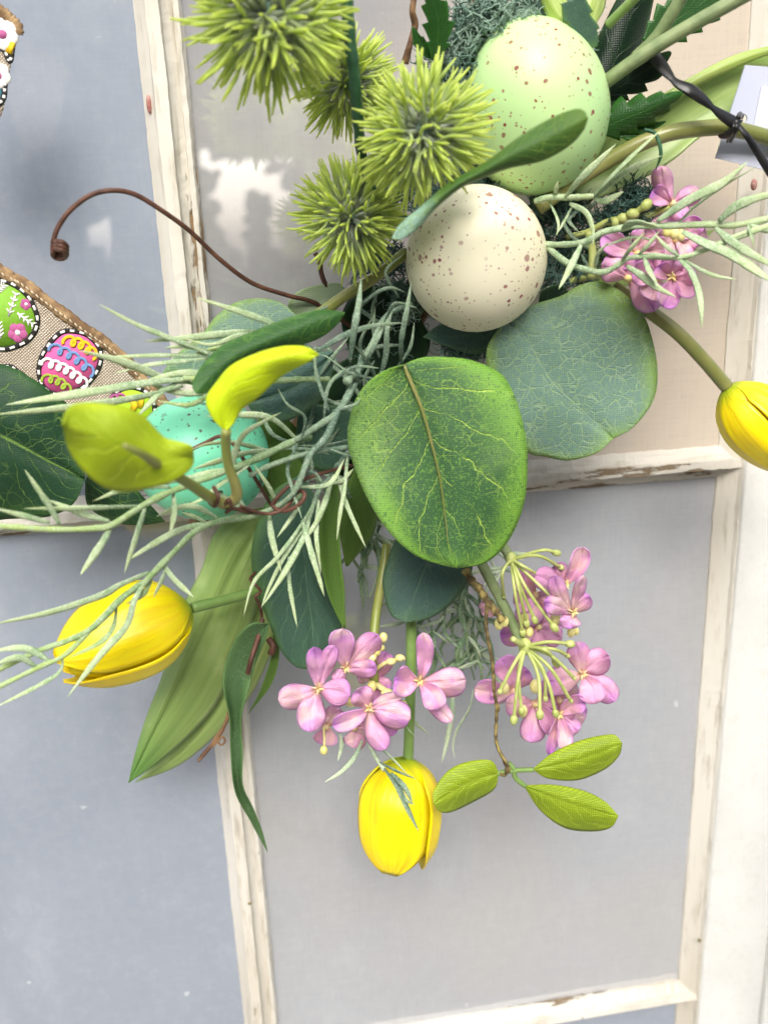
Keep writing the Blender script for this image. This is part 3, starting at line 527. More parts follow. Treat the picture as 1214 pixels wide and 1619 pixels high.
leaf('tulip_leaf', leaf_mb([(880, 420), (960, 390), (1040, 380), (1130, 362)], [(880, 420), (960, 450), (1050, 440), (1130, 362)], [(880, 420), (960, 420), (1045, 410), (1130, 362)], (38, 40)), M['strap2'], 'green tulip leaf tip behind the right hand pink blossoms', 'tulip leaf', TS, .0006)
mb = MB(); mb.tube(path([(850, 330, 54), (900, 293, 56), (955, 258, 60), (1010, 228, 64), (1060, 210, 66), (1110, 203, 66), (1150, 203, 66), (1214, 218, 64), (1270, 245, 60)], n=50), lambda v: .0022+.0002*math.sin(v*3), 18); top('stem', mb, M['stem_brown'], 'thick smooth brown-green stem passing in front of the white tag', 'stem')
mb = MB(); mb.tube(path([(500, 500, 52), (545, 468, 54), (590, 440, 56), (640, 400, 52)], n=24), .0018, 14); top('stem', mb, M['stem_olive'], 'olive stem between the pale sage leaf and the lowest spiky ball', 'stem')

# eggs
def egg(c, h, ax_px, rx_, ry_, mat, label, blunt=.12):
    A = at(c[0], c[1], h); B = at(c[0]+ax_px[0], c[1]+ax_px[1], h+(ax_px[2] if len(ax_px) > 2 else 0)); s_ = mm(c[0], c[1], h)
    mb = MB(); mb.ball(A, rx_*s_, B-A, ry_/rx_, 56, prof=lambda z: 1-blunt*z*.55)
    return top('speckled_egg', mb, M[mat], label, 'egg', 'speckled eggs in the wreath')
egg((845, 172), 52, (-10, -60, 4), 111, 127, 'egg_green', 'light green egg with dark red speckles, the largest and topmost egg', .10)
egg((752, 409), 56, (-8, -60, 20), 108, 115, 'egg_cream', 'cream egg with small red speckles in the middle of the wreath', .08)
egg((318, 723), 52, (-60, -6, 6), 101, 111, 'egg_teal', 'mint teal egg with brown speckles, half hidden by the lime leaves', .10)

# spiky balls on one stem
def spine_meshes():
    out = []
    for q in range(5):
        rr = random.Random(q+40); mb = MB(); base = .50+rr.uniform(-.05, .05)
        mb.tube([(0, 0, .10), (0, 0, .3), (0, 0, base)], [.036, .030, .027], 5)
        o0 = len(mb.v); m = rr.choice((5, 6, 6, 7))
        for k in range(m):
            a = 6.28*k/m+rr.uniform(-.4, .4); q_c = rr.uniform(-.5, .5); sp = rr.uniform(.14, .36) if k else .03; z0 = rr.uniform(.30, base); ln = rr.uniform(.86, 1.05)
            p0 = (0, 0, z0); p1 = (sp*.55*math.cos(a), sp*.55*math.sin(a), z0+(ln-z0)*.4); p2 = (sp*math.cos(a+q_c), sp*math.sin(a+q_c), ln)
            mb.tube(cr([p0, p1, p2], 5), [.017, .019, .022, .020, .009], 5)
        uv = [(0, min(1, max(0, v[2]))) for v in mb.v]; mb.uv = uv; out.append(mb.mesh('spine'))
    return out
g = G('spiky_ball_plastic', .5, .4); vy = g.xyz(g.uv)[1]; nz = g.noise(3, 2)
c = g.n('ValToRGB', {0: g.M('ADD', vy, g.M('MULTIPLY', g.M('SUBTRACT', nz, .5), .25))}); rp = c.node.color_ramp
rp.elements[0].position = .15; rp.elements[0].color = (*lin('AEB6A8'), 1); rp.elements[1].position = 1.0; rp.elements[1].color = (*lin('B0CA44'), 1)
for p_, q_ in ((.45, 'A2B286'), (.72, '9FB656')):
    e_ = rp.elements.new(p_); e_.color = (*lin(q_), 1)
g.col(c); g.b.inputs['Subsurface Weight'].default_value = .6; g.b.inputs['Subsurface Radius'].default_value = (1, 1, .5); g.b.inputs['Subsurface Scale'].default_value = .004
SPM = spine_meshes()
for me in SPM: me.materials.append(g.m)
spray = thing('spiky_ball_spray', 'dark green stem carrying four yellow-green spiky balls at the upper left', 'artificial plant', at(640, 350, 50))
mb = MB(); mb.tube(path([(544, -60, 84), (548, 0, 82), (553, 60, 80), (560, 120, 78), (565, 180, 74), (570, 230, 68), (580, 280, 62), (606, 322, 56), (645, 352, 50)], n=50), lambda v: .0017-.0003*v+.0001*math.sin(v*60), 12, ridge=.05)
part('stem', mb, M['stem_dark'], spray)
def spiky(cx, cy, h, rpx, n, seed, tilt=0.0, sq=1.0):
    rr = random.Random(seed); c_ = at(cx, cy, h); s_ = rpx*mm(cx, cy, h)
    mb = MB(); mb.ball(c_, s_*.16, n=12); core = part('spiky_ball', mb, M['moss'], spray); org = ORG[core.name]
    for k in range(n):
        z = 1-2*(k+.5)/n; a = k*2.39996+seed; q = math.sqrt(1-z*z); d = Vector((q*math.cos(a), z, q*math.sin(a)))+Vector([rr.uniform(-.20, .20) for _ in range(3)]); d.normalize()
        o = bpy.data.objects.new('spine', SPM[rr.randrange(5)]); COL.objects.link(o); o.parent = core
        L_ = s_*rr.uniform(.84, 1.08)
        o.matrix_local = Matrix.Translation(Vector(c_-org)) @ d.to_track_quat('Z', 'Y').to_matrix().to_4x4() @ Matrix.Rotation(rr.uniform(0, 6.28), 4, 'Z') @ Matrix.Diagonal((L_*1.15, L_*1.15, L_, 1))
spiky(425, 24, 92, 142, 75, 3); spiky(545, 130, 60, 90, 75, 8); spiky(668, 208, 88, 112, 75, 11); spiky(556, 345, 66, 95, 75, 23)
mb = MB()
for a, b in (((548, 60, 80), (440, 40, 92)), ((562, 140, 76), (545, 135, 62)), ((572, 235, 68), (660, 215, 84)), ((600, 318, 56), (562, 345, 64))): mb.tube(W([a, b]), .0011, 8)
part('side_stem', mb, M['stem_dark'], spray)
# ================================================================== pink blossoms
def floret(parent, c, h, petals, star=True):
    """c = centre px; petals = [(tipx, tipy, width px, lift mm)]"""
    mb = MB(); s_ = mm(c[0], c[1], h); C0 = at(c[0], c[1], h)
    mb.ball(C0, s_*6, (0, 1, 0), 1.4, 8)
    if star:
        for k in range(4):
            a = k*1.57+R.random(); mb.tube(W([(c[0], c[1], h+1), (c[0]+9*math.cos(a), c[1]+9*math.sin(a), h+2.6)]), [s_*2.6, s_*.8], 5)
    f = part('floret', mb, M['throat'], parent)
    for (tx, ty, wd, lift) in petals:
        L_ = math.hypot(tx-c[0], ty-c[1]); ww = wd/2*1.02
        bx, by = (tx-c[0])/L_, (ty-c[1])/L_; bend = R.uniform(-.10, .10)*L_
        mid = [(c[0]+bx*L_*t-by*bend*math.sin(math.pi*t), c[1]+by*L_*t+bx*bend*math.sin(math.pi*t), h+lift*math.sin(t*1.9)) for t in (0.02, .25, .5, .75, 1)]
        pk_ = R.uniform(.60, .70)
        def wf(x, ww=ww*1.12, pk_=pk_): return 3+(ww-3)*math.sin(min(1, x/pk_)*math.pi/2)**1.15 if x < pk_ else ww*math.sqrt(max(0, 1-((x-pk_)/(1-pk_))**2.3))
        mbp = lance(mid, (h, h), wf, nu=13, nv=26, cup=R.choice((-1, -1, 1))*R.uniform(1.2, 3.4), wave=R.uniform(.5, 1.5), wn=1.7, crease=.7)
        part('petal', mbp, M['lilac'], f, None, .00025)
    return f
def bud(mb, x, y, h, r, dx=0, dy=1, st=1.3):
    s_ = mm(x, y, h); A = at(x, y, h); B = at(x+dx*10, y+dy*10, h); mb.ball(A, r*s_, B-A, st, 9)
def stalk(mb, pts, r=.0007): mb.tube(path(pts), r, 7)
BG = 'pink lilac blossom sprays'
# middle cluster
t = thing('blossom_spray', 'full cluster of pink and mauve blossoms in front of the middle tulip stem', 'flower', at(600, 1000, 70), BG)
mb = MB(); mb.tube(path([(612, 860, 52), (603, 920, 58), (594, 975, 66), (590, 1030, 72), (592, 1080, 74)]), .0015, 16, ridge=.07)
part('stem', mb, M['stem_olive'], t)
H = 80
floret(t, (516, 1148), 70, [(512, 1178, 34, 2), (538, 1120, 30, 2), (486, 1118, 26, 2)], False)
floret(t, (560, 1150), 72, [(557, 1182, 32, 3), (590, 1160, 26, 2), (628, 1156, 26, 1)], False)
floret(t, (590, 1075), 72, [(610, 1030, 30, 3), (614, 1092, 24, 3), (566, 1062, 30, 2), (600, 1110, 26, 3)], False)
floret(t, (547, 1056), 80, [(541, 994, 36, 5), (598, 1004, 34, 5), (596, 1056, 26, 8), (530, 1078, 20, 3)])
floret(t, (503, 1089), 84, [(440, 1106, 36, 5), (496, 1023, 27, 4), (529, 1020, 24, 3), (554, 1098, 40, 6), (492, 1157, 40, 7)])
floret(t, (584, 1120), 88, [(564, 1090, 34, 4), (526, 1148, 26, 4), (611, 1184, 30, 7), (649, 1135, 40, 5), (634, 1104, 22, 2)])
floret(t, (663, 1077), 84, [(623, 1074, 44, 5), (668, 1000, 24, 3), (736, 1074, 42, 5), (692, 1122, 32, 7), (714, 1141, 24, 3)])
mb = MB()
for x, y, r, dx, dy in ((606, 1008, 7, 0, -1), (588, 1040, 7, -1, 1), (596, 1030, 6, 0, -1), (601, 1024, 6, 1, 0), (632, 1040, 6, 1, 0), (618, 1046, 6, 1, 0), (512, 1186, 6.5, 0, 1), (612, 1096, 8, 1, 0), (628, 1098, 8, 1, 0), (637, 1115, 7, 0, 1), (555, 1110, 8, 1, 0), (588, 1085, 8, 0, 1)): bud(mb, x, y, 80, r, dx, dy, 1.25)
stalk(mb, [(592, 1060, 74), (610, 1048, 78), (640, 1040, 80)]); stalk(mb, [(592, 1080, 74), (606, 1090, 78), (630, 1105, 80)], .001); stalk(mb, [(512, 1150, 76), (513, 1172, 78), (512, 1182, 79)], .0004)
part('buds', mb, M['bud2'], t)
# right lower spray with two umbels
t = thing('blossom_spray', 'pink blossom spray with two umbels of yellow-green stalks above the lime sprig', 'flower', at(760, 890, 64), BG)
mb = MB(); mb.tube(path([(742, 850, 60), (762, 893, 64), (795, 955, 68), (823, 1012, 72), (835, 1030, 73)]), .0017, 16, ridge=.08); mb.tube(path([(780, 842, 58), (796, 865, 62), (808, 884, 66)]), .0016, 16, ridge=.08)
part('stem', mb, M['stem_grey'], t)
floret(t, (846, 940), 62, [(815, 905, 30, 2), (880, 950, 34, 3), (835, 990, 40, 3), (812, 955, 34, 2)], False)
floret(t, (850, 990), 60, [(790, 1002, 34, 2), (888, 1008, 34, 2), (845, 1020, 36, 2), (880, 975, 30, 2), (820, 1010, 26, 2)], False)
floret(t, (775, 960), 56, [(762, 950, 18, 1), (770, 975, 20, 1)], False)
floret(t, (893, 925), 68, [(922, 865, 27, 4), (845, 908, 34, 5), (880, 890, 22, 2)])
floret(t, (906, 968), 78, [(875, 910, 25, 7), (922, 910, 17, 8), (932, 942, 26, 4), (860, 952, 28, 5), (901, 994, 30, 3)])
floret(t, (812, 1092), 64, [(750, 1088, 34, 3), (791, 1040, 36, 3), (773, 1104, 20, 3), (836, 1060, 30, 2)], False)
floret(t, (882, 1106), 62, [(850, 1096, 40, 3), (926, 1134, 36, 3), (905, 1075, 38, 3), (860, 1140, 30, 2)], False)
floret(t, (846, 1112), 66, [(799, 1112, 34, 4), (840, 1174, 36, 6), (878, 1164, 26, 4), (870, 1098, 34, 3)], False)
floret(t, (920, 1066), 74, [(908, 1015, 32, 5), (962, 1036, 38, 5), (863, 1078, 42, 5), (938, 1113, 36, 6), (973, 1108, 34, 3)])
floret(t, (883, 1130), 74, [(925, 1110, 27, 6), (893, 1188, 22, 7), (868, 1194, 15, 3), (913, 1158, 26, 3), (908, 1126, 20, 3)])
mb = MB()
h1 = (808, 884, 70)
for e_ in ((879, 874, 74, 6), (886, 897, 70, 5), (845, 980, 76, 6), (876, 992, 80, 7), (796, 942, 70, 4), (826, 1000, 74, 6), (874, 946, 80, 5), (832, 985, 74, 6), (866, 918, 68, 5)):
    m_ = ((h1[0]+e_[0])/2+(8 if e_[1] < 900 else -3)+R.uniform(-6, 6), (h1[1]+e_[1])/2-8+R.uniform(-4, 4), 76+R.uniform(-3, 3)); stalk(mb, [h1, m_, e_[:3]], .00058); L_ = math.hypot(e_[0]-h1[0], e_[1]-h1[1]); bud(mb, e_[0], e_[1], e_[2], e_[3]-.6, (e_[0]-m_[0])/L_, (e_[1]-m_[1])/L_, 1.5)
bud(mb, *h1, 9)
h1 = (830, 1022, 76)
for e_ in ((901, 1018, 78, 7), (879, 1048, 80, 7), (790, 1093, 80, 5), (812, 1138, 86, 7), (824, 1124, 84, 6), (853, 1130, 88, 7), (878, 1128, 86, 6), (907, 1072, 82, 4), (902, 1108, 82, 4), (862, 1104, 82, 5), (896, 1036, 76, 5)):
    m_ = ((h1[0]+e_[0])/2+(6 if e_[0] > 840 else -2)+R.uniform(-7, 7), (h1[1]+e_[1])/2-6+R.uniform(-4, 4), 83+R.uniform(-3, 3)); stalk(mb, [h1, m_, e_[:3]], .00064); L_ = math.hypot(e_[0]-h1[0], e_[1]-h1[1]); bud(mb, e_[0], e_[1], e_[2], e_[3]-.6, (e_[0]-m_[0])/L_, (e_[1]-m_[1])/L_, 1.4)
bud(mb, *h1, 11); stalk(mb, [(830, 1022, 76), (818, 1015, 80), (810, 1010, 82)], .001)
part('umbel_stalks', mb, M['bud'], t)
mb = MB()
for x, y, r in ((789, 986, 8), (797, 983, 7), (829, 978, 7), (836, 999, 7), (797, 1088, 8), (826, 1124, 8), (846, 1085, 9), (902, 1000, 6), (878, 978, 8), (910, 998, 5)): bud(mb, x, y, 72, r)
part('buds', mb, M['bud2'], t)
# upper right cluster under the frosted grass
t = thing('blossom_spray', 'pink blossoms at the upper right crossed by frosted grass stems', 'flower', at(990, 400, 54), BG)
mb = MB(); stalk(mb, [(895, 375, 46), (930, 366, 50), (960, 350, 54), (994, 342, 58), (1018, 326, 62)], .0010); stalk(mb, [(960, 352, 54), (1010, 345, 56), (1057, 327, 58)], .0010); stalk(mb, [(930, 366, 50), (936, 400, 50), (935, 440, 52)], .0014); stalk(mb, [(900, 445, 44), (940, 435, 48), (990, 430, 52)], .0012)
bud(mb, 1021, 324, 62, 8, 1, -1); bud(mb, 1000, 338, 60, 8, 1, 0); bud(mb, 985, 345, 58, 8, 1, 0); bud(mb, 972, 352, 58, 6)
part('umbel_stalks', mb, M['bud'], t)
floret(t, (1062, 322), 58, [(1045, 262, 30, 5), (1030, 302, 30, 2), (1108, 304, 28, 3), (1080, 345, 30, 3)], False)
floret(t, (1066, 378), 54, [(1112, 358, 40, 3), (1110, 350, 30, 3), (1030, 350, 36, 3), (1098, 395, 40, 3), (1040, 400, 34, 3)], False)
floret(t, (1005, 400), 58, [(952, 371, 34, 4), (1020, 360, 36, 4), (1050, 395, 40, 4), (985, 425, 36, 3)], False)
floret(t, (992, 440), 60, [(950, 420, 40, 4), (1034, 492, 42, 2), (1010, 405, 36, 4)], False)
floret(t, (1040, 440), 64, [(1028, 474, 44, 6), (1000, 428, 36, 5), (1030, 404, 34, 4), (1075, 412, 34, 5)], False)
floret(t, (1062, 438), 68, [(1102, 452, 38, 5), (1048, 486, 32, 5), (1100, 432, 24, 3), (1066, 408, 32, 4), (1040, 420, 28, 4)])
mb = MB()
for x, y, r in ((1065, 368, 8), (1076, 372, 7), (1054, 366, 7)): bud(mb, x, y, 66, r)
part('buds', mb, M['bud2'], t)
# ================================================================== frosted grass
def blade(parent, pts, wd, mat, flat=.22):
    """pts base -> tip"""
    P = path(pts, n=max(12, 6*len(pts))); s_ = mm(pts[0][0], pts[0][1], pts[0][2]); a = R.uniform(.35, .55); r0 = wd*s_/2*.92
    rough_ = [R.uniform(.86, 1.12) for _ in range(16)]
    def r(v):
        b = .45+.55*math.sin(min(1, v/a)*math.pi/2) if v < a else max(.06, math.cos((v-a)/(1-a)*math.pi/2)**.75)
        return r0*b*np.interp(v, np.linspace(0, 1, 16), rough_)
    mb = MB(); mb.tube(P, r, 7, flat=flat, face=(R.uniform(-.5, .5), -1, R.uniform(-.5, .5))); part('blade', mb, M[mat], parent)
def gstem(mb, pts, r0, r1):
    P = path(pts, n=8*len(pts)); k = [R.uniform(.85, 1.2) for _ in range(40)]
    mb.tube(P, lambda v: .86*(r0+(r1-r0)*v)*np.interp(v, np.linspace(0, 1, 40), k), 8)
GG = 'frosted grass sprays'
def spray_(label, org, stems, blades, mat, smat='grass'):
    t = thing('grass_spray', label, 'artificial grass', at(*org), GG); mb = MB()
    for s_ in stems: gstem(mb, s_[0], s_[1], s_[2])
    part('stem', mb, M[smat], t)
    for b in blades: blade(t, b[0], b[1], b[2] if len(b) > 2 else mat)
    return t
# two long stems running out to the lower left
spray_('long frosted grass stem reaching the left edge below the blurred lime leaf', (400, 720, 84),
 [([(490, 690, 78), (455, 702, 82), (400, 728, 88), (350, 747, 94), (297, 767, 98), (259, 782, 100), (222, 802, 102), (178, 830, 104), (152, 835, 104), (89, 837, 106), (-30, 830, 108)], .0013, .0009)],
 [([(95, 829, 106), (75, 795, 108), (40, 743, 110)], 14), ([(80, 827, 106), (35, 815, 108), (-10, 803, 110)], 12), ([(224, 800, 102), (150, 803, 106), (95, 804, 106), (38, 804, 108)], 12), ([(174, 824, 104), (130, 812, 104), (72, 789, 104)], 13),
  ([(175, 836, 104), (158, 865, 106), (127, 910, 108)], 15), ([(230, 803, 102), (217, 845, 106), (197, 907, 110)], 13), ([(270, 770, 100), (205, 772, 104), (148, 792, 106)], 11), ([(330, 752, 96), (270, 760, 98), (210, 776, 100)], 12),
  ([(440, 712, 84), (390, 716, 88), (330, 734, 90), (305, 742, 92)], 14), ([(430, 714, 84), (370, 700, 86), (330, 702, 88), (300, 712, 90)], 11), ([(420, 722, 86), (370, 742, 90), (330, 748, 92), (270, 764, 96)], 12), ([(470, 695, 80), (430, 662, 84), (385, 656, 84), (325, 658, 86)], 13), ([(395, 735, 90), (350, 765, 94), (318, 790, 98), (290, 800, 98)], 9)], 'grass_pale')
spray_('long frosted grass stem crossing the sideways yellow tulip at the left', (420, 800, 84),
 [([(480, 780, 78), (440, 803, 82), (400, 815, 88), (341, 826, 94), (308, 841, 98), (274, 874, 100), (241, 908, 102), (225, 925, 102), (191, 947, 102), (142, 997, 104), (103, 1036, 106), (64, 1054, 106), (-30, 1100, 108)], .0012, .0008), ([(226, 920, 102), (190, 950, 103), (150, 990, 104), (110, 1012, 105), (60, 1030, 105), (-30, 1072, 106)], .0010, .0009)],
 [([(236, 905, 102), (190, 925, 104), (160, 942, 104), (80, 968, 106), (-10, 987, 108)], 15), ([(232, 915, 102), (213, 950, 104), (200, 990, 104), (160, 1035, 106), (107, 1102, 108)], 14), ([(185, 960, 102), (180, 990, 102), (160, 1015, 104), (110, 1040, 106)], 11, 'grass'), ([(255, 888, 100), (275, 915, 102), (307, 945, 104)], 13), ([(263, 895, 100), (257, 915, 102), (243, 945, 102)], 9),
  ([(338, 826, 94), (290, 836, 96), (240, 862, 98), (200, 888, 100)], 12), ([(330, 828, 94), (306, 817, 96), (288, 810, 98)], 8), ([(274, 778, 98), (276, 810, 100), (269, 846, 102)], 13), ([(345, 820, 92), (310, 802, 94), (280, 803, 94), (247, 817, 96)], 12), ([(100, 1036, 106), (95, 1062, 106), (60, 1085, 106), (-10, 1120, 106)], 9), ([(80, 1046, 106), (40, 1025, 106), (-15, 1030, 106)], 14), ([(243, 905, 100), (228, 938, 102), (200, 955, 102)], 10, 'grass'), ([(60, 1056, 106), (30, 1040, 108), (-10, 1052, 108)], 14),
  ([(395, 813, 88), (372, 780, 90), (366, 740, 92), (383, 690, 94), (420, 665, 92), (445, 652, 90)], 12), ([(440, 800, 84), (425, 770, 88), (402, 735, 90)], 9), ([(400, 815, 88), (360, 790, 90), (330, 775, 92)], 10), ([(425, 805, 84), (430, 850, 88), (445, 905, 90)], 12)], 'grass_pale')
# upper-left tips
spray_('fan of frosted grass blades spreading left over the burlap ribbon', (430, 600, 70),
 [([(520, 600, 66), (470, 600, 70), (400, 604, 74), (330, 600, 78), (290, 598, 80)], .0011, .0009), ([(500, 570, 68), (430, 556, 72), (360, 548, 76), (310, 560, 78)], .0009, .0007)],
 [([(340, 560, 78), (270, 535, 82), (210, 510, 86), (157, 481, 90)], 10), ([(420, 524, 74), (370, 527, 78), (300, 534, 80), (228, 540, 82)], 14), ([(330, 562, 78), (260, 562, 80), (170, 564, 84)], 8), ([(330, 566, 78), (280, 572, 80), (230, 578, 82), (180, 591, 84)], 9), ([(310, 604, 78), (265, 600, 80), (200, 574, 84), (125, 554, 88)], 16), ([(310, 598, 78), (230, 606, 84), (130, 622, 88), (10, 640, 92)], 16),
  ([(290, 610, 80), (220, 628, 84), (130, 642, 88), (-10, 656, 94)], 15), ([(450, 520, 78), (400, 500, 80), (312, 471, 84)], 12), ([(440, 560, 74), (390, 530, 78), (335, 545, 80), (290, 535, 82)], 9), ([(380, 596, 76), (330, 594, 78), (285, 590, 80), (225, 604, 82)], 13), ([(360, 606, 76), (320, 622, 78), (270, 618, 80), (228, 602, 82)], 12), ([(280, 606, 80), (255, 620, 82), (235, 640, 84), (215, 662, 84)], 11), ([(300, 600, 80), (330, 620, 78), (300, 640, 80), (250, 634, 82)], 10, 'grass'), ([(330, 560, 80), (300, 548, 80), (260, 550, 82)], 10)], 'grass_pale')
# centre tangle
cent = spray_('knotted frosted grey-green stems in the middle, left of the largest round leaf', (560, 600, 80),
 [([(575, 560, 66), (562, 600, 76), (545, 635, 82), (530, 655, 84), (505, 672, 84), (478, 690, 82), (455, 702, 80)], .0014, .0010), ([(535, 648, 84), (515, 692, 86), (492, 716, 88), (480, 745, 90), (465, 778, 90), (440, 800, 86), (400, 815, 84)], .0012, .0009), ([(565, 600, 76), (555, 592, 80), (548, 606, 82)], .0018, .0016), ([(600, 690, 66), (560, 705, 76), (490, 716, 86), (430, 735, 88), (395, 752, 86)], .0008, .0009), ([(650, 480, 56), (610, 500, 62), (590, 540, 66), (575, 570, 70)], .0009, .0011)],
 [([(553, 573, 86), (560, 520, 92), (567, 480, 92), (571, 441, 90)], 12.0), ([(634, 576, 72), (634, 540, 80), (643, 490, 84), (650, 446, 82)], 9.6), ([(600, 600, 70), (555, 590, 82), (520, 566, 86), (505, 560, 86)], 6.4), ([(500, 556, 82), (545, 530, 84), (590, 515, 82), (640, 510, 76)], 11.2), ([(570, 590, 74), (585, 560, 80), (600, 530, 80), (615, 500, 76)], 8.0), ([(475, 700, 82), (482, 660, 86), (455, 640, 86), (440, 615, 86)], 6.4), ([(512, 660, 84), (520, 610, 86), (548, 580, 86)], 7.2), ([(520, 650, 84), (500, 590, 84), (498, 545, 84)], 7.2), ([(530, 600, 78), (560, 580, 82), (600, 582, 80)], 6.4),
  ([(507, 704, 86), (535, 715, 90), (560, 722, 90)], 4.0), ([(525, 650, 84), (560, 640, 86), (570, 630, 84)], 7.2), ([(470, 702, 82), (455, 740, 86), (462, 770, 88), (478, 822, 92)], 8.8), ([(480, 745, 88), (500, 750, 90), (510, 765, 92)], 8.0), ([(573, 480, 70), (600, 460, 78), (620, 455, 78), (640, 462, 74)], 6.4), ([(610, 505, 72), (625, 480, 78), (660, 487, 80)], 8.0), ([(600, 610, 70), (580, 570, 76), (560, 545, 80)], 8.0), ([(575, 570, 70), (570, 540, 74), (590, 500, 76)], 8.0), ([(560, 700, 74), (585, 695, 72), (610, 690, 66)], 6.4), ([(600, 600, 66), (610, 560, 70), (612, 520, 72), (622, 480, 70)], 10.4), ([(625, 585, 64), (648, 550, 66), (655, 510, 66)], 7.2), ([(630, 470, 62), (610, 430, 70), (640, 400, 66)], 8.0)], 'grass_teal', 'grass_teal')
# random short blades deep in the middle
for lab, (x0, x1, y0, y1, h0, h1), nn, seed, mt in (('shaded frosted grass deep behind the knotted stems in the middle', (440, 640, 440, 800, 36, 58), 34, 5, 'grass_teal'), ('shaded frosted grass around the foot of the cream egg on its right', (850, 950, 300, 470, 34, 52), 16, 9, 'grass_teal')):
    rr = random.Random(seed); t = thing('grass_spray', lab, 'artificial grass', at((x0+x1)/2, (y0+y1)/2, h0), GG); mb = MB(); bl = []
    for k in range(max(3, nn//8)):
        a = (rr.uniform(x0, x1), rr.uniform(y0, y1), rr.uniform(h0, h1)); b = (rr.uniform(x0, x1), rr.uniform(y0, y1), rr.uniform(h0, h1)); m_ = ((a[0]+b[0])/2+rr.uniform(-25, 25), (a[1]+b[1])/2+rr.uniform(-25, 25), (a[2]+b[2])/2+6); gstem(mb, [a, m_, b], .0010, .0007)
    part('stem', mb, M[mt], t)
    for k in range(nn):
        x, y, h = rr.uniform(x0, x1), rr.uniform(y0, y1), rr.uniform(h0, h1); a = rr.uniform(0, 6.28); L_ = rr.uniform(35, 90); c_ = rr.uniform(-18, 18)
        blade(t, [(x, y, h), (x+L_*.5*math.cos(a)-c_*math.sin(a), y+L_*.5*math.sin(a)+c_*math.cos(a), h+rr.uniform(0, 5)), (x+L_*math.cos(a), y+L_*math.sin(a), h+rr.uniform(-4, 6))], rr.uniform(5, 9), mt)
# blades hanging below the middle over the blue-green leaf
spray_('frosted grass blades hanging over the long dark blue-green leaf', (510, 770, 80),
 [([(560, 700, 66), (530, 745, 74), (505, 775, 78), (490, 815, 82), (478, 845, 84)], .0011, .0008)],
 [([(500, 790, 80), (470, 840, 86), (438, 882, 90), (402, 920, 92), (385, 974, 94)], 8), ([(485, 830, 84), (450, 880, 88), (425, 930, 90), (413, 962, 92)], 8), ([(490, 818, 82), (480, 850, 88), (450, 905, 92), (415, 958, 94)], 11), ([(457, 880, 88), (458, 925, 90), (470, 992, 92)], 8), ([(478, 822, 84), (490, 865, 90), (505, 915, 92), (513, 943, 92)], 12), ([(504, 790, 80), (500, 840, 86), (503, 875, 88), (508, 908, 88)], 9), ([(550, 715, 74), (545, 770, 82), (538, 810, 84), (532, 855, 84)], 8), ([(532, 745, 76), (545, 790, 82), (562, 830, 84), (579, 867, 84)], 9), ([(528, 750, 76), (512, 800, 84), (495, 835, 86), (471, 864, 88)], 11), ([(515, 765, 78), (540, 760, 80), (560, 740, 78)], 8), ([(480, 790, 82), (460, 820, 86), (438, 850, 88)], 8), ([(470, 770, 84), (520, 765, 86), (545, 725, 80)], 9)], 'grass_pale', 'grass_teal')
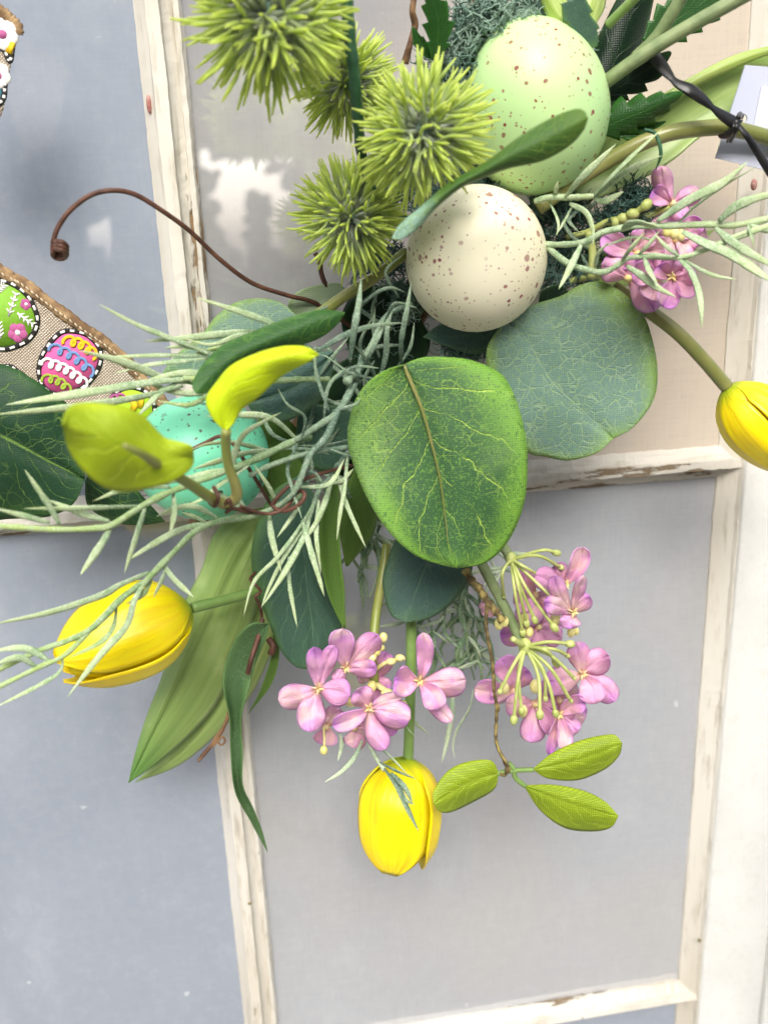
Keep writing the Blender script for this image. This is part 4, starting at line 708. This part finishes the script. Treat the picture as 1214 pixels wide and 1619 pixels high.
# right-hand stems
spray_('frosted grass stems sweeping right over the pink blossoms to the right edge', (860, 388, 74),
 [([(840, 384, 60), (859, 387, 64), (919, 384, 74), (949, 369, 78), (970, 363, 80), (1006, 358, 82), (1060, 357, 84), (1120, 355, 86), (1168, 355, 88), (1260, 335, 92)], .0011, .0010), ([(862, 388, 64), (895, 415, 72), (928, 427, 76), (955, 430, 78), (978, 418, 80), (994, 408, 82), (1030, 405, 84), (1075, 407, 86), (1120, 393, 88), (1174, 369, 90), (1260, 345, 92)], .0011, .0008), ([(845, 318, 58), (870, 312, 62), (905, 312, 66), (938, 310, 68)], .0011, .0010), ([(1180, 352, 88), (1200, 362, 90), (1260, 372, 92)], .0010, .0009)],
 [([(1038, 350, 84), (1090, 315, 90), (1140, 290, 94), (1181, 256, 98)], 17), ([(1072, 352, 84), (1100, 325, 90), (1150, 290, 94), (1198, 262, 98)], 11), ([(1135, 350, 88), (1170, 322, 92), (1240, 300, 96)], 16), ([(1078, 366, 86), (1115, 385, 90), (1160, 405, 92), (1230, 452, 96)], 18), ([(1130, 360, 88), (1165, 388, 92), (1235, 428, 96)], 15), ([(1182, 355, 90), (1188, 375, 92), (1192, 392, 92)], 12), ([(1073, 409, 86), (1092, 430, 90), (1104, 462, 92), (1108, 490, 94), (1109, 520, 94)], 12), ([(1078, 409, 86), (1105, 425, 88), (1130, 436, 90), (1163, 442, 92)], 7), ([(990, 420, 82), (1015, 436, 86), (1035, 452, 88), (1068, 470, 90)], 13), ([(1019, 408, 84), (1026, 428, 88), (1039, 449, 90)], 14), ([(920, 384, 74), (905, 415, 80), (895, 435, 82), (883, 457, 84)], 12), ([(941, 422, 78), (945, 402, 82), (962, 382, 84)], 11), ([(980, 418, 80), (995, 395, 86), (1018, 368, 88)], 9), ([(1003, 407, 82), (1020, 392, 86), (1042, 365, 88)], 7), ([(1074, 405, 86), (1055, 392, 90), (1034, 370, 90)], 9), ([(938, 310, 68), (965, 280, 76), (1000, 245, 80), (1046, 204, 84)], 15), ([(938, 312, 68), (970, 285, 74), (1005, 262, 76), (1046, 246, 78)], 11), ([(893, 312, 66), (915, 285, 74), (945, 255, 78), (973, 228, 80)], 12), ([(938, 312, 68), (955, 318, 70), (985, 303, 72)], 12), ([(900, 322, 66), (925, 335, 72), (936, 360, 76), (937, 388, 78)], 12), ([(877, 310, 62), (879, 298, 66), (882, 286, 68)], 8), ([(985, 362, 82), (1005, 352, 88), (1046, 362, 88)], 24), ([(868, 318, 60), (882, 350, 66), (880, 372, 68)], 6), ([(905, 325, 64), (892, 350, 66), (878, 372, 68)], 6), ([(958, 388, 78), (1000, 375, 84), (1035, 380, 84)], 5), ([(1122, 395, 88), (1160, 380, 90), (1240, 350, 94)], 6)], 'grass_pale', 'grass_pale')
# hanging tangles behind the flowers
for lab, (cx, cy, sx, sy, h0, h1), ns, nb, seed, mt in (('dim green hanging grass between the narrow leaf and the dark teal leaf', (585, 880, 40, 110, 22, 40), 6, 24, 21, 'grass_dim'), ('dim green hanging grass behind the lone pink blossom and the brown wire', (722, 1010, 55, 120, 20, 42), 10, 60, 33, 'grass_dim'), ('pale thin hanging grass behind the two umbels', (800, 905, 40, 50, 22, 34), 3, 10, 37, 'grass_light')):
    rr = random.Random(seed); t = thing('grass_spray', lab, 'artificial grass', at(cx, cy-sy, h0), GG); mb = MB()
    for k in range(ns):
        x = cx+rr.uniform(-.8, .5)*sx; p = [(x+rr.uniform(-18, 18)-10, cy-sy, rr.uniform(h0, h1))]; n_ = 5
        for q in range(n_): p.append((p[-1][0]+rr.uniform(-20, 26), p[-1][1]+sy*2/n_*rr.uniform(.6, 1.0), rr.uniform(h0, h1)))
        gstem(mb, p, .0009, .0004)
        for q in range(nb//ns):
            i = rr.randrange(1, n_); b = p[i]; a = rr.uniform(.1, 3.0); L_ = rr.uniform(30, 75); c_ = rr.uniform(-12, 12)
            blade(t, [b, (b[0]+L_*.5*math.cos(a)+c_, b[1]+L_*.5*math.sin(a), b[2]+2), (b[0]+L_*math.cos(a), b[1]+L_*math.sin(a), b[2]+rr.uniform(-3, 5))], rr.uniform(4, 11), rr.choice((mt, mt, 'grass_light')))
    part('stem', mb, M[mt], t)
spray_('two thin pale grass tips hanging right of the lone pink blossom', (720, 1060, 40), [([(735, 1010, 34), (725, 1050, 38), (716, 1090, 40)], .0008, .0006)],
 [([(716, 1085, 40), (714, 1130, 42), (706, 1175, 44), (698, 1206, 46)], 11), ([(748, 1090, 38), (742, 1120, 42), (722, 1155, 44), (716, 1180, 44), (719, 1200, 46)], 6), ([(640, 1100, 44), (655, 1140, 46), (680, 1162, 46)], 7)], 'grass_light', 'grass_light')
spray_('small grass tip lying over the lowest yellow tulip', (580, 1150, 74), [([(575, 1150, 72), (590, 1190, 78), (608, 1218, 84)], .0007, .0008)],
 [([(608, 1215, 84), (628, 1245, 92), (645, 1280, 96), (662, 1315, 98)], 14, 'grass_teal'), ([(618, 1222, 86), (640, 1245, 92), (652, 1270, 94)], 10, 'grass_teal'), ([(600, 1205, 82), (625, 1218, 88), (658, 1232, 90)], 7, 'grass_teal'), ([(588, 1180, 76), (610, 1190, 84), (645, 1225, 90)], 8, 'grass_light'), ([(573, 1170, 74), (560, 1198, 78), (540, 1220, 80), (513, 1237, 82)], 9, 'grass_light'), ([(538, 1160, 72), (540, 1180, 74), (534, 1204, 76)], 8, 'grass_light'), ([(640, 1145, 70), (650, 1158, 74), (659, 1166, 74)], 6, 'grass_light'), ([(625, 1225, 86), (640, 1262, 94), (655, 1272, 95)], 8, 'grass_teal')], 'grass_light', 'grass_light')
# ================================================================== moss (nobody could count the threads)
def moss(label, blobs, n, mats, seed, r=.00030):
    rr = random.Random(seed); mb = MB()
    for k in range(n):
        cx, cy, rx_, ry_, h, dh = rr.choice(blobs)
        while True:
            a, b, c_ = (rr.uniform(-1, 1) for _ in range(3))
            if a*a+b*b+c_*c_ < 1: break
        P0 = at(cx+a*rx_, cy+b*ry_, h+c_*dh); d = np.array([rr.gauss(0, 1), rr.gauss(-.5, 1), rr.gauss(.1, 1)]); d /= np.linalg.norm(d)
        def grow(p, d, depth, rad):
            pts = [p]; 
            for q in range(4):
                d = d+np.array([rr.gauss(0, .5) for _ in range(3)]); d /= np.linalg.norm(d); p = p+d*rr.uniform(.0006, .0013); pts.append(p)
                if depth and rr.random() < .62: grow(p, d+np.array([rr.gauss(0, .9) for _ in range(3)]), depth-1, rad*.75)
            mb.tube(pts, [rad, rad*.9, rad*.45], 4, cap=False)
        grow(P0, d, 2, r)
    for i in range(len(mb.uv)): pass
    return top('moss', mb, M[mats], label, 'moss', 'clumps of moss', kind='stuff')
moss('grey-green moss clump above and left of the green speckled egg', [(760, 70, 62, 50, 46, 10), (800, 30, 90, 32, 48, 10), (880, 40, 46, 26, 46, 8), (730, 110, 40, 45, 48, 8), (810, 55, 60, 30, 52, 8)], 620, 'moss', 1, .00046)
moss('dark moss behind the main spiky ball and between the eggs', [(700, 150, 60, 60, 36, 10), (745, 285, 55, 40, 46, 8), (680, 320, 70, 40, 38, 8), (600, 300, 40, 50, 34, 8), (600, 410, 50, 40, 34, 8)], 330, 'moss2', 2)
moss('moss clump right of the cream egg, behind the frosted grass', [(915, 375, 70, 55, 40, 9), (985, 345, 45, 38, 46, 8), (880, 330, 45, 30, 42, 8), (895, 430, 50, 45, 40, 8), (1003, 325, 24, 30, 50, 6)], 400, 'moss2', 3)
moss('thin moss around the base of the wreath in the middle', [(600, 560, 70, 90, 26, 8), (520, 650, 80, 80, 26, 8), (640, 480, 50, 40, 34, 6), (740, 545, 50, 20, 40, 5)], 330, 'moss', 4)
# ================================================================== grapevine, wires, ribbon, tag
gv = thing('grapevine_wreath', 'brown grapevine ring mostly hidden behind the leaves and moss', 'wreath base', at(600, 500, 14))
rr = random.Random(12)
base = [(905, -60), (850, 40), (810, 120), (770, 220), (730, 320), (690, 420), (640, 510), (570, 600), (480, 690), (400, 760), (300, 830)]
for k in range(9):
    o1, o2 = rr.uniform(-22, 22), rr.uniform(-22, 22); pts = [(x+o1*math.cos(i*.8+k)+rr.uniform(-8, 8), y+o2*math.sin(i*.7+k)+rr.uniform(-8, 8), 16+7*math.sin(i*1.1+k*2)+7) for i, (x, y) in enumerate(base[(0 if k < 5 else 1):(len(base)-(0, 2, 1)[k % 3])])]
    mb = MB(); mb.tube(path(pts, n=80), lambda v: .0022+.0003*math.sin(v*60+k), 9); part('vine', mb, M['twig'], gv)
def wire(label, pts, r, mat='wire', name='wire', n=70, cat='wire'):
    mb = MB(); mb.tube(path(pts, n=n), r, 8); return top(name, mb, M[mat], label, cat)
mb = MB(); mb.tube(path([(560, 520, 36), (500, 480, 42), (455, 467, 46), (400, 448, 50), (350, 412, 54), (300, 365, 58), (255, 332, 62), (215, 308, 64), (180, 301, 66), (145, 308, 66), (112, 332, 66), (92, 360, 66), (84, 385, 66)], n=80), .00072, 8)
for q in range(3): mb.tube(path([(84+3, 383+q*5, 66), (96, 382+q*6, 70), (106, 390+q*6, 68), (98, 401+q*4, 64), (86, 398+q*4, 63), (84, 388+q*4, 66)], n=30), .00075, 7)
top('curly_wire', mb, M['wire'], 'thin brown wire arching left across the glass, ending in a little coil', 'wire')
wire('short brown twig rising to the top edge left of the toothed leaf', [(640, 100, 48), (648, 70, 50), (656, 40, 50), (652, 15, 52), (660, -30, 52)], [.0012, .0009, .0011, .0009, .0010], 'twig', 'twig', 30, 'twig')
wire('tiny brown wire hooking down under the lowest spiky ball', [(498, 400, 42), (506, 415, 42), (508, 432, 42), (516, 452, 42), (530, 470, 40)], .0008, n=24)
wire('loose brown wire bent over the teal egg', [(430, 800, 70), (412, 770, 80), (390, 735, 84), (372, 705, 86), (350, 690, 84), (325, 700, 82), (300, 712, 82)], .0006, n=40)
wire('twisted brown wire below the knotted frosted stems', [(560, 735, 70), (520, 745, 78), (490, 755, 84), (462, 765, 86), (440, 785, 86), (432, 800, 86), (450, 808, 88), (470, 800, 90), (482, 785, 90), (476, 776, 88), (464, 784, 88), (455, 800, 88), (430, 812, 88), (400, 808, 90), (380, 800, 92)], [.0005, .0006, .0007, .0006, .0005], n=90)
mb = MB(); mb.tube(path([(404, 905, 60), (396, 915, 64), (404, 925, 66), (412, 935, 66), (404, 944, 66), (410, 955, 64), (414, 975, 62), (412, 995, 64), (398, 1040, 70), (392, 1065, 70)], n=60), lambda v: .0005 if v < .5 else .0009, 7); mb.tube(path([(425, 1010, 58), (432, 1022, 60), (428, 1034, 60)]), .0012, 7)
top('curly_wire', mb, M['wire'], 'brown wire curling beside the top of the long curled leaf', 'wire')
mb = MB()
for q in range(3): mb.tube(path([(366+q*2, 1110, 50), (356, 1145, 50), (342+q*2, 1165, 50), (330-q, 1185, 50), (314+q*2, 1203-q*3, 50)], n=24), .00062, 6)
mb.tube(path([(335, 1182, 51), (345, 1172, 52), (352, 1165, 52), (356, 1172, 52), (350, 1178, 52), (344, 1172, 52)]), .0004, 6)
top('twig', mb, M['twig'], 'small split brown twig tip below the pale tulip leaf, beside the white bar', 'twig')
mb = MB(); mb.tube(path([(760, -20, 34), (752, 20, 34), (748, 60, 34), (755, 100, 34)], n=20), .0024, 9); top('twig', mb, M['twig'], 'stout reddish brown twig end showing through the top moss', 'twig')
# burlap ribbon
def burlap():
    g = G('burlap', .85, .15); v = g.map(g.obj, rot=(0, math.radians(38), 0))
    a = g.n('TexWave', {'Vector': v, 'Scale': 430, 'Distortion': 1.6, 'Detail': 2}, 1, bands_direction='X'); b = g.n('TexWave', {'Vector': v, 'Scale': 430, 'Distortion': 1.6, 'Detail': 2}, 1, bands_direction='Z')
    w_ = g.M('MULTIPLY', a, b); n_ = g.noise(350, 4); c = g.mix(g.step(g.M('ADD', w_, g.M('MULTIPLY', n_, .5)), .25, .7), '9C8A74', 'E4DACE'); g.col(c); g.bump(w_, .0004, .9); return g.m
M['burlap'] = burlap()
M['hem'] = plain('ribbon_hem', '6F5438', 'A78A62', 260, .8, .0008, 500)
for k, c in dict(p_pink='E0609C', p_green='7DB02E', p_lime='A3C41A', p_yellow='EFC21A', p_blue='6F93C4', p_mauve='B3588C', p_white='EFEBE6', p_black='1A1714', p_teal='4F93AE', p_leaf='9DB53A').items(): M[k] = plain(k[2:]+'_print', c, None, 50, .7, .0002, 900)
M['stitch'] = plain('hem_thread', 'C9B79A', None, 50, .8)
HR = lambda x, y: 34+.02*x
rb = thing('ribbon', 'wide burlap ribbon printed with green and pink Easter eggs at the left edge', 'ribbon', at(100, 560, 34), 'printed burlap ribbons')
L = [(-140, 340), (0, 424), (32, 441), (64, 465), (92, 486), (128, 512), (161, 535), (193, 561), (227, 598), (262, 640)]
Rr = [(-240, 500), (-150, 590), (-60, 650), (0, 690), (60, 720), (120, 735), (170, 730), (210, 710), (240, 690), (262, 665)]
P = np.empty((41, 17, 3)); A_, B_ = cr([(x, y, HR(x, y)) for x, y in L], 41), cr([(x, y, HR(x, y)) for x, y in Rr], 41)
for j in range(41):
    for i in range(17): P[j, i] = at(*(A_[j]*(1-i/16)+B_[j]*i/16))
mb = MB(); mb.grid(P); cloth = part('cloth', mb, M['burlap'], rb, None, .0006)
mb = MB(); e_ = cr([(x+1, y+4, HR(x, y)+.3) for x, y in L], 160); mb.tube(W(e_), lambda v: .0019+.00012*math.sin(v*210)+.0002*math.sin(v*47), 8, flat=.28); part('hem', mb, M['hem'], rb)
mb = MB()
for k in range(4, 156, 3):
    q = e_[k]; mb.tube(W([(q[0]-2, q[1]+1, q[2]+.8), (q[0]+3, q[1]+7, q[2]+.8)]), .00028, 5)
part('hem_stitching', mb, M['stitch'], rb)
def disc(pts, h, parent, mat, name, label=None, nn=48):
    Q = cr(pts, nn, closed=True); c = Q.mean(0); mb = MB(); V = [at(c[0], c[1], h(c[0], c[1]))]+[at(q[0], q[1], h(q[0], q[1])) for q in Q]
    mb.add(V, [(0, 1+i, 1+(i+1) % nn) for i in range(nn)], [(0, 0)]*(nn+1)); o = part(name, mb, M[mat], parent, label, .0002); return o, Q
def flat_line(pts, w_, h, mat, parent, name, dz=.25):
    mb = MB(); mb.tube(W([(p[0], p[1], h(p[0], p[1])+dz) for p in pts]), w_*.00011, 6, flat=.08); return part(name, mb, M[mat], parent)
def printed_egg(pts, h, parent, mat, label):
    hh = lambda x, y: h(x, y)+.45
    o, Q = disc(pts, hh, parent, mat, 'printed_egg', label)
    Qc = np.vstack([cr(pts, 120, closed=True)]); Qc = np.vstack([Qc, Qc[:1]]); flat_line(Qc, 7.5, hh, 'p_black', o, 'outline', .15)
    mb = MB()
    for k in range(0, 120, 6): s_ = Qc[k:k+4]; mb.tube(W([(p[0], p[1], hh(*p)+.35) for p in s_]), .00042, 6, flat=.15)
    part('stitches', mb, M['p_white'], o); return o, hh
def loops(a, b, n, r, w_, mat, o, hh, ph=0.0):
    T = np.linspace(0, 1, n*14+1); L_ = math.hypot(b[0]-a[0], b[1]-a[1]); ux, uy = (b[0]-a[0])/L_, (b[1]-a[1])/L_
    pts = []
    for t in T:
        an = 2*math.pi*n*t+ph; bow = 6*math.sin(math.pi*t); s_ = t*L_-r*.8*math.sin(an)+r*.0; q = r*math.cos(an)-bow
        pts.append((a[0]+ux*s_-uy*q, a[1]+uy*s_+ux*q))
    flat_line(pts, w_, hh, mat, o, 'squiggle', .5)
o, hh = printed_egg([(111, 523), (135, 528), (153, 543), (160, 560), (155, 585), (137, 608), (115, 621), (90, 624), (70, 612), (62, 590), (66, 565), (80, 542), (95, 527)], HR, rb, 'p_pink', 'pink printed egg with yellow, blue, white and green squiggles')
loops((104, 538), (150, 562), 4, 7, 5, 'p_yellow', o, hh); loops((82, 549), (146, 590), 5, 7, 4.4, 'p_blue', o, hh); loops((70, 572), (136, 608), 6, 6.5, 4.6, 'p_white', o, hh); loops((70, 598), (110, 618), 4, 6, 4, 'p_leaf', o, hh)
o, hh = printed_egg([(2, 444), (22, 450), (42, 465), (55, 487), (60, 507), (55, 525), (42, 540), (22, 549), (5, 552), (-25, 545), (-45, 515), (-45, 480), (-25, 452)], HR, rb, 'p_green', 'green printed egg with white leaf sprigs and a pink flower')
def petals5(c, r, mat, o, hh, n=5, core='p_white'):
    mb = MB()
    for k in range(n):
        a = 6.28*k/n+.3; x, y = c[0]+r*.55*math.cos(a), c[1]+r*.55*math.sin(a); mb.ball(at(x, y, hh(x, y)+.1), r*.5*.00022, (0, 1, 0), .25, 10)
    part('printed_flower', mb, M[mat], o); mb = MB(); mb.ball(at(c[0], c[1], hh(*c)+.3), r*.3*.00022, (0, 1, 0), .6, 8); part('flower_eye', mb, M[core], o)
petals5((29, 526), 15, 'p_mauve', o, hh); petals5((42, 481), 9, 'p_mauve', o, hh)
def sprig(a, b, o, hh):
    flat_line([a, b], 3, hh, 'p_white', o, 'printed_sprig', .2); mb = MB()
    for k in range(4):
        t = .15+.25*k; x, y = a[0]+(b[0]-a[0])*t, a[1]+(b[1]-a[1])*t; an = math.atan2(b[1]-a[1], b[0]-a[0])
        for s_ in (-.9, .9): mb.tube(W([(x, y, hh(x, y)+.3), (x+8*math.cos(an+s_), y+8*math.sin(an+s_), hh(x, y)+.3)]), [.0003, .0006, .0002], 6, flat=.4)
    part('printed_sprig', mb, M['p_white'], o)
sprig((14, 500), (26, 463), o, hh); sprig((28, 495), (54, 514), o, hh); sprig((2, 535), (-2, 512), o, hh); sprig((-6, 462), (8, 450), o, hh)
o, hh = printed_egg([(205, 612), (235, 622), (245, 645), (240, 672), (215, 688), (185, 680), (172, 655), (180, 625)], lambda x, y: HR(x, y), rb, 'p_lime', 'lime printed egg mostly hidden by the teal egg')
flat_line([(208, 630), (214, 640), (210, 650)], 10, hh, 'p_yellow', o, 'squiggle', .4); flat_line([(219, 627), (224, 634), (222, 645)], 9, hh, 'p_yellow', o, 'squiggle', .4); loops((176, 634), (198, 630), 2, 4, 4, 'p_mauve', o, hh)
o, hh = printed_egg([(8, 580), (30, 588), (45, 606), (30, 640), (-10, 650), (-30, 610)], HR, rb, 'p_teal', 'printed egg almost hidden under the dark leaf')
r2 = thing('ribbon', 'small piece of printed burlap ribbon at the left edge near the top', 'ribbon', at(0, 80, 34), 'printed burlap ribbons'); H2 = lambda x, y: 40
mb = leaf_mb([(-60, -20), (0, 16), (14, 28), (28, 42), (30, 50), (26, 60)], [(-60, -20), (-90, 80), (-60, 190), (-2, 188), (12, 130), (26, 60)], [(-60, -20), (-50, 60), (-20, 100), (26, 60)], (40, 40)); part('cloth', mb, M['burlap'], r2, None, .0006)
mb = MB(); mb.tube(path([(-60, -20, 40), (0, 18, 40), (14, 30, 40), (26, 42, 40), (27, 54, 40)], n=60), lambda v: .0019+.0003*math.sin(v*120), 8, flat=.4); part('hem', mb, M['hem'], r2)
o, hh = printed_egg([(-30, 30), (0, 30), (17, 40), (22, 58), (20, 75), (16, 96), (4, 76), (-30, 60)], H2, r2, 'p_pink', 'pink printed egg with a white daisy'); petals5((5, 55), 22, 'p_white', o, hh, 6, 'p_mauve'); flat_line([(20, 66), (14, 84)], 9, hh, 'p_yellow', o, 'printed_band', .5)
o, hh = printed_egg([(-30, 100), (-4, 104), (8, 118), (8, 135), (3, 160), (-30, 170)], H2, r2, 'p_teal', 'teal printed egg'); petals5((-2, 120), 18, 'p_white', o, hh, 5, 'p_mauve')
# white tag, cord
tag = thing('price_tag', 'blank white card tag with a punched hole at the right edge, tied with black cord', 'tag', at(1173, 187, 60))
mb = MB(); Hx = (1173, 187); cor = [(1177, 103), (1290, 112), (1262, 282), (1130, 250)]; Q = []; N_ = 48
for k in range(N_):
    a = 2*math.pi*k/N_; d_ = np.array([math.cos(a), math.sin(a)]); best = 1e9
    for i in range(4):
        p, q = np.array(cor[i], float)-Hx, np.array(cor[(i+1) % 4], float)-Hx; e = q-p; den = d_[0]*e[1]-d_[1]*e[0]
        if abs(den) > 1e-9:
            t_ = (p[0]*e[1]-p[1]*e[0])/den; s_ = (p[0]*d_[1]-p[1]*d_[0])/den
            if t_ > 0 and -1e-6 <= s_ <= 1+1e-6: best = min(best, t_)
    Q.append((Hx[0]+d_[0]*best, Hx[1]+d_[1]*best))
for c in cor:                        # snap the nearest ray ends to the corners
    i = min(range(N_), key=lambda k: (Q[k][0]-c[0])**2+(Q[k][1]-c[1])**2); Q[i] = c
V = [at(Hx[0]+7*math.cos(2*math.pi*k/N_), Hx[1]+7*math.sin(2*math.pi*k/N_), 60) for k in range(N_)]+[at(x, y, 60) for x, y in Q]
mb.add(V, [(k, (k+1) % N_, N_+(k+1) % N_, N_+k) for k in range(N_)]); part('card', mb, M['white'], tag, None, .0006, smooth=False)
mb = MB(); mb.grid(np.array([[at(1203, 136, 60.6), at(1290, 140, 60.6)], [at(1190, 200, 60.6), at(1282, 215, 60.6)]])); part('sticker', mb, M['white2'], tag, None, .0003, smooth=False)
mb = MB()
mb.tube(path([(1005, 78, 60), (1030, 86, 63), (1048, 108, 68), (1068, 130, 72), (1090, 142, 74), (1112, 158, 74), (1135, 178, 74), (1158, 193, 73), (1166, 197, 74)], n=60), lambda v: .0010+.0011*abs(math.sin(v*8.2)), 8, flat=.25, face=(.2, -1, .3))
mb.tube(path([(1164, 195, 74), (1185, 222, 75), (1214, 268, 72), (1240, 310, 66)], n=30), [.0007, .0013, .0015, .0013], 8, flat=.25)
mb.tube(path([(1166, 190, 74), (1162, 203, 74), (1148, 214, 72), (1136, 216, 70)], n=20), [.0010, .0014, .0014, .0008], 8, flat=.4)
for q in range(2): mb.tube(path([(1160+q*6, 186, 66), (1160+q*4, 196, 74), (1158+q*5, 208, 74), (1150+q*5, 222, 67)], n=16), .0009, 8, flat=.6)
mb.tube(path([(1166, 186, 73), (1169, 180, 66), (1172, 185, 60)], n=10), .0007, 8)
top('cord', mb, M['black'], 'flat black cord knotted round the thick stem beside the white tag', 'cord')
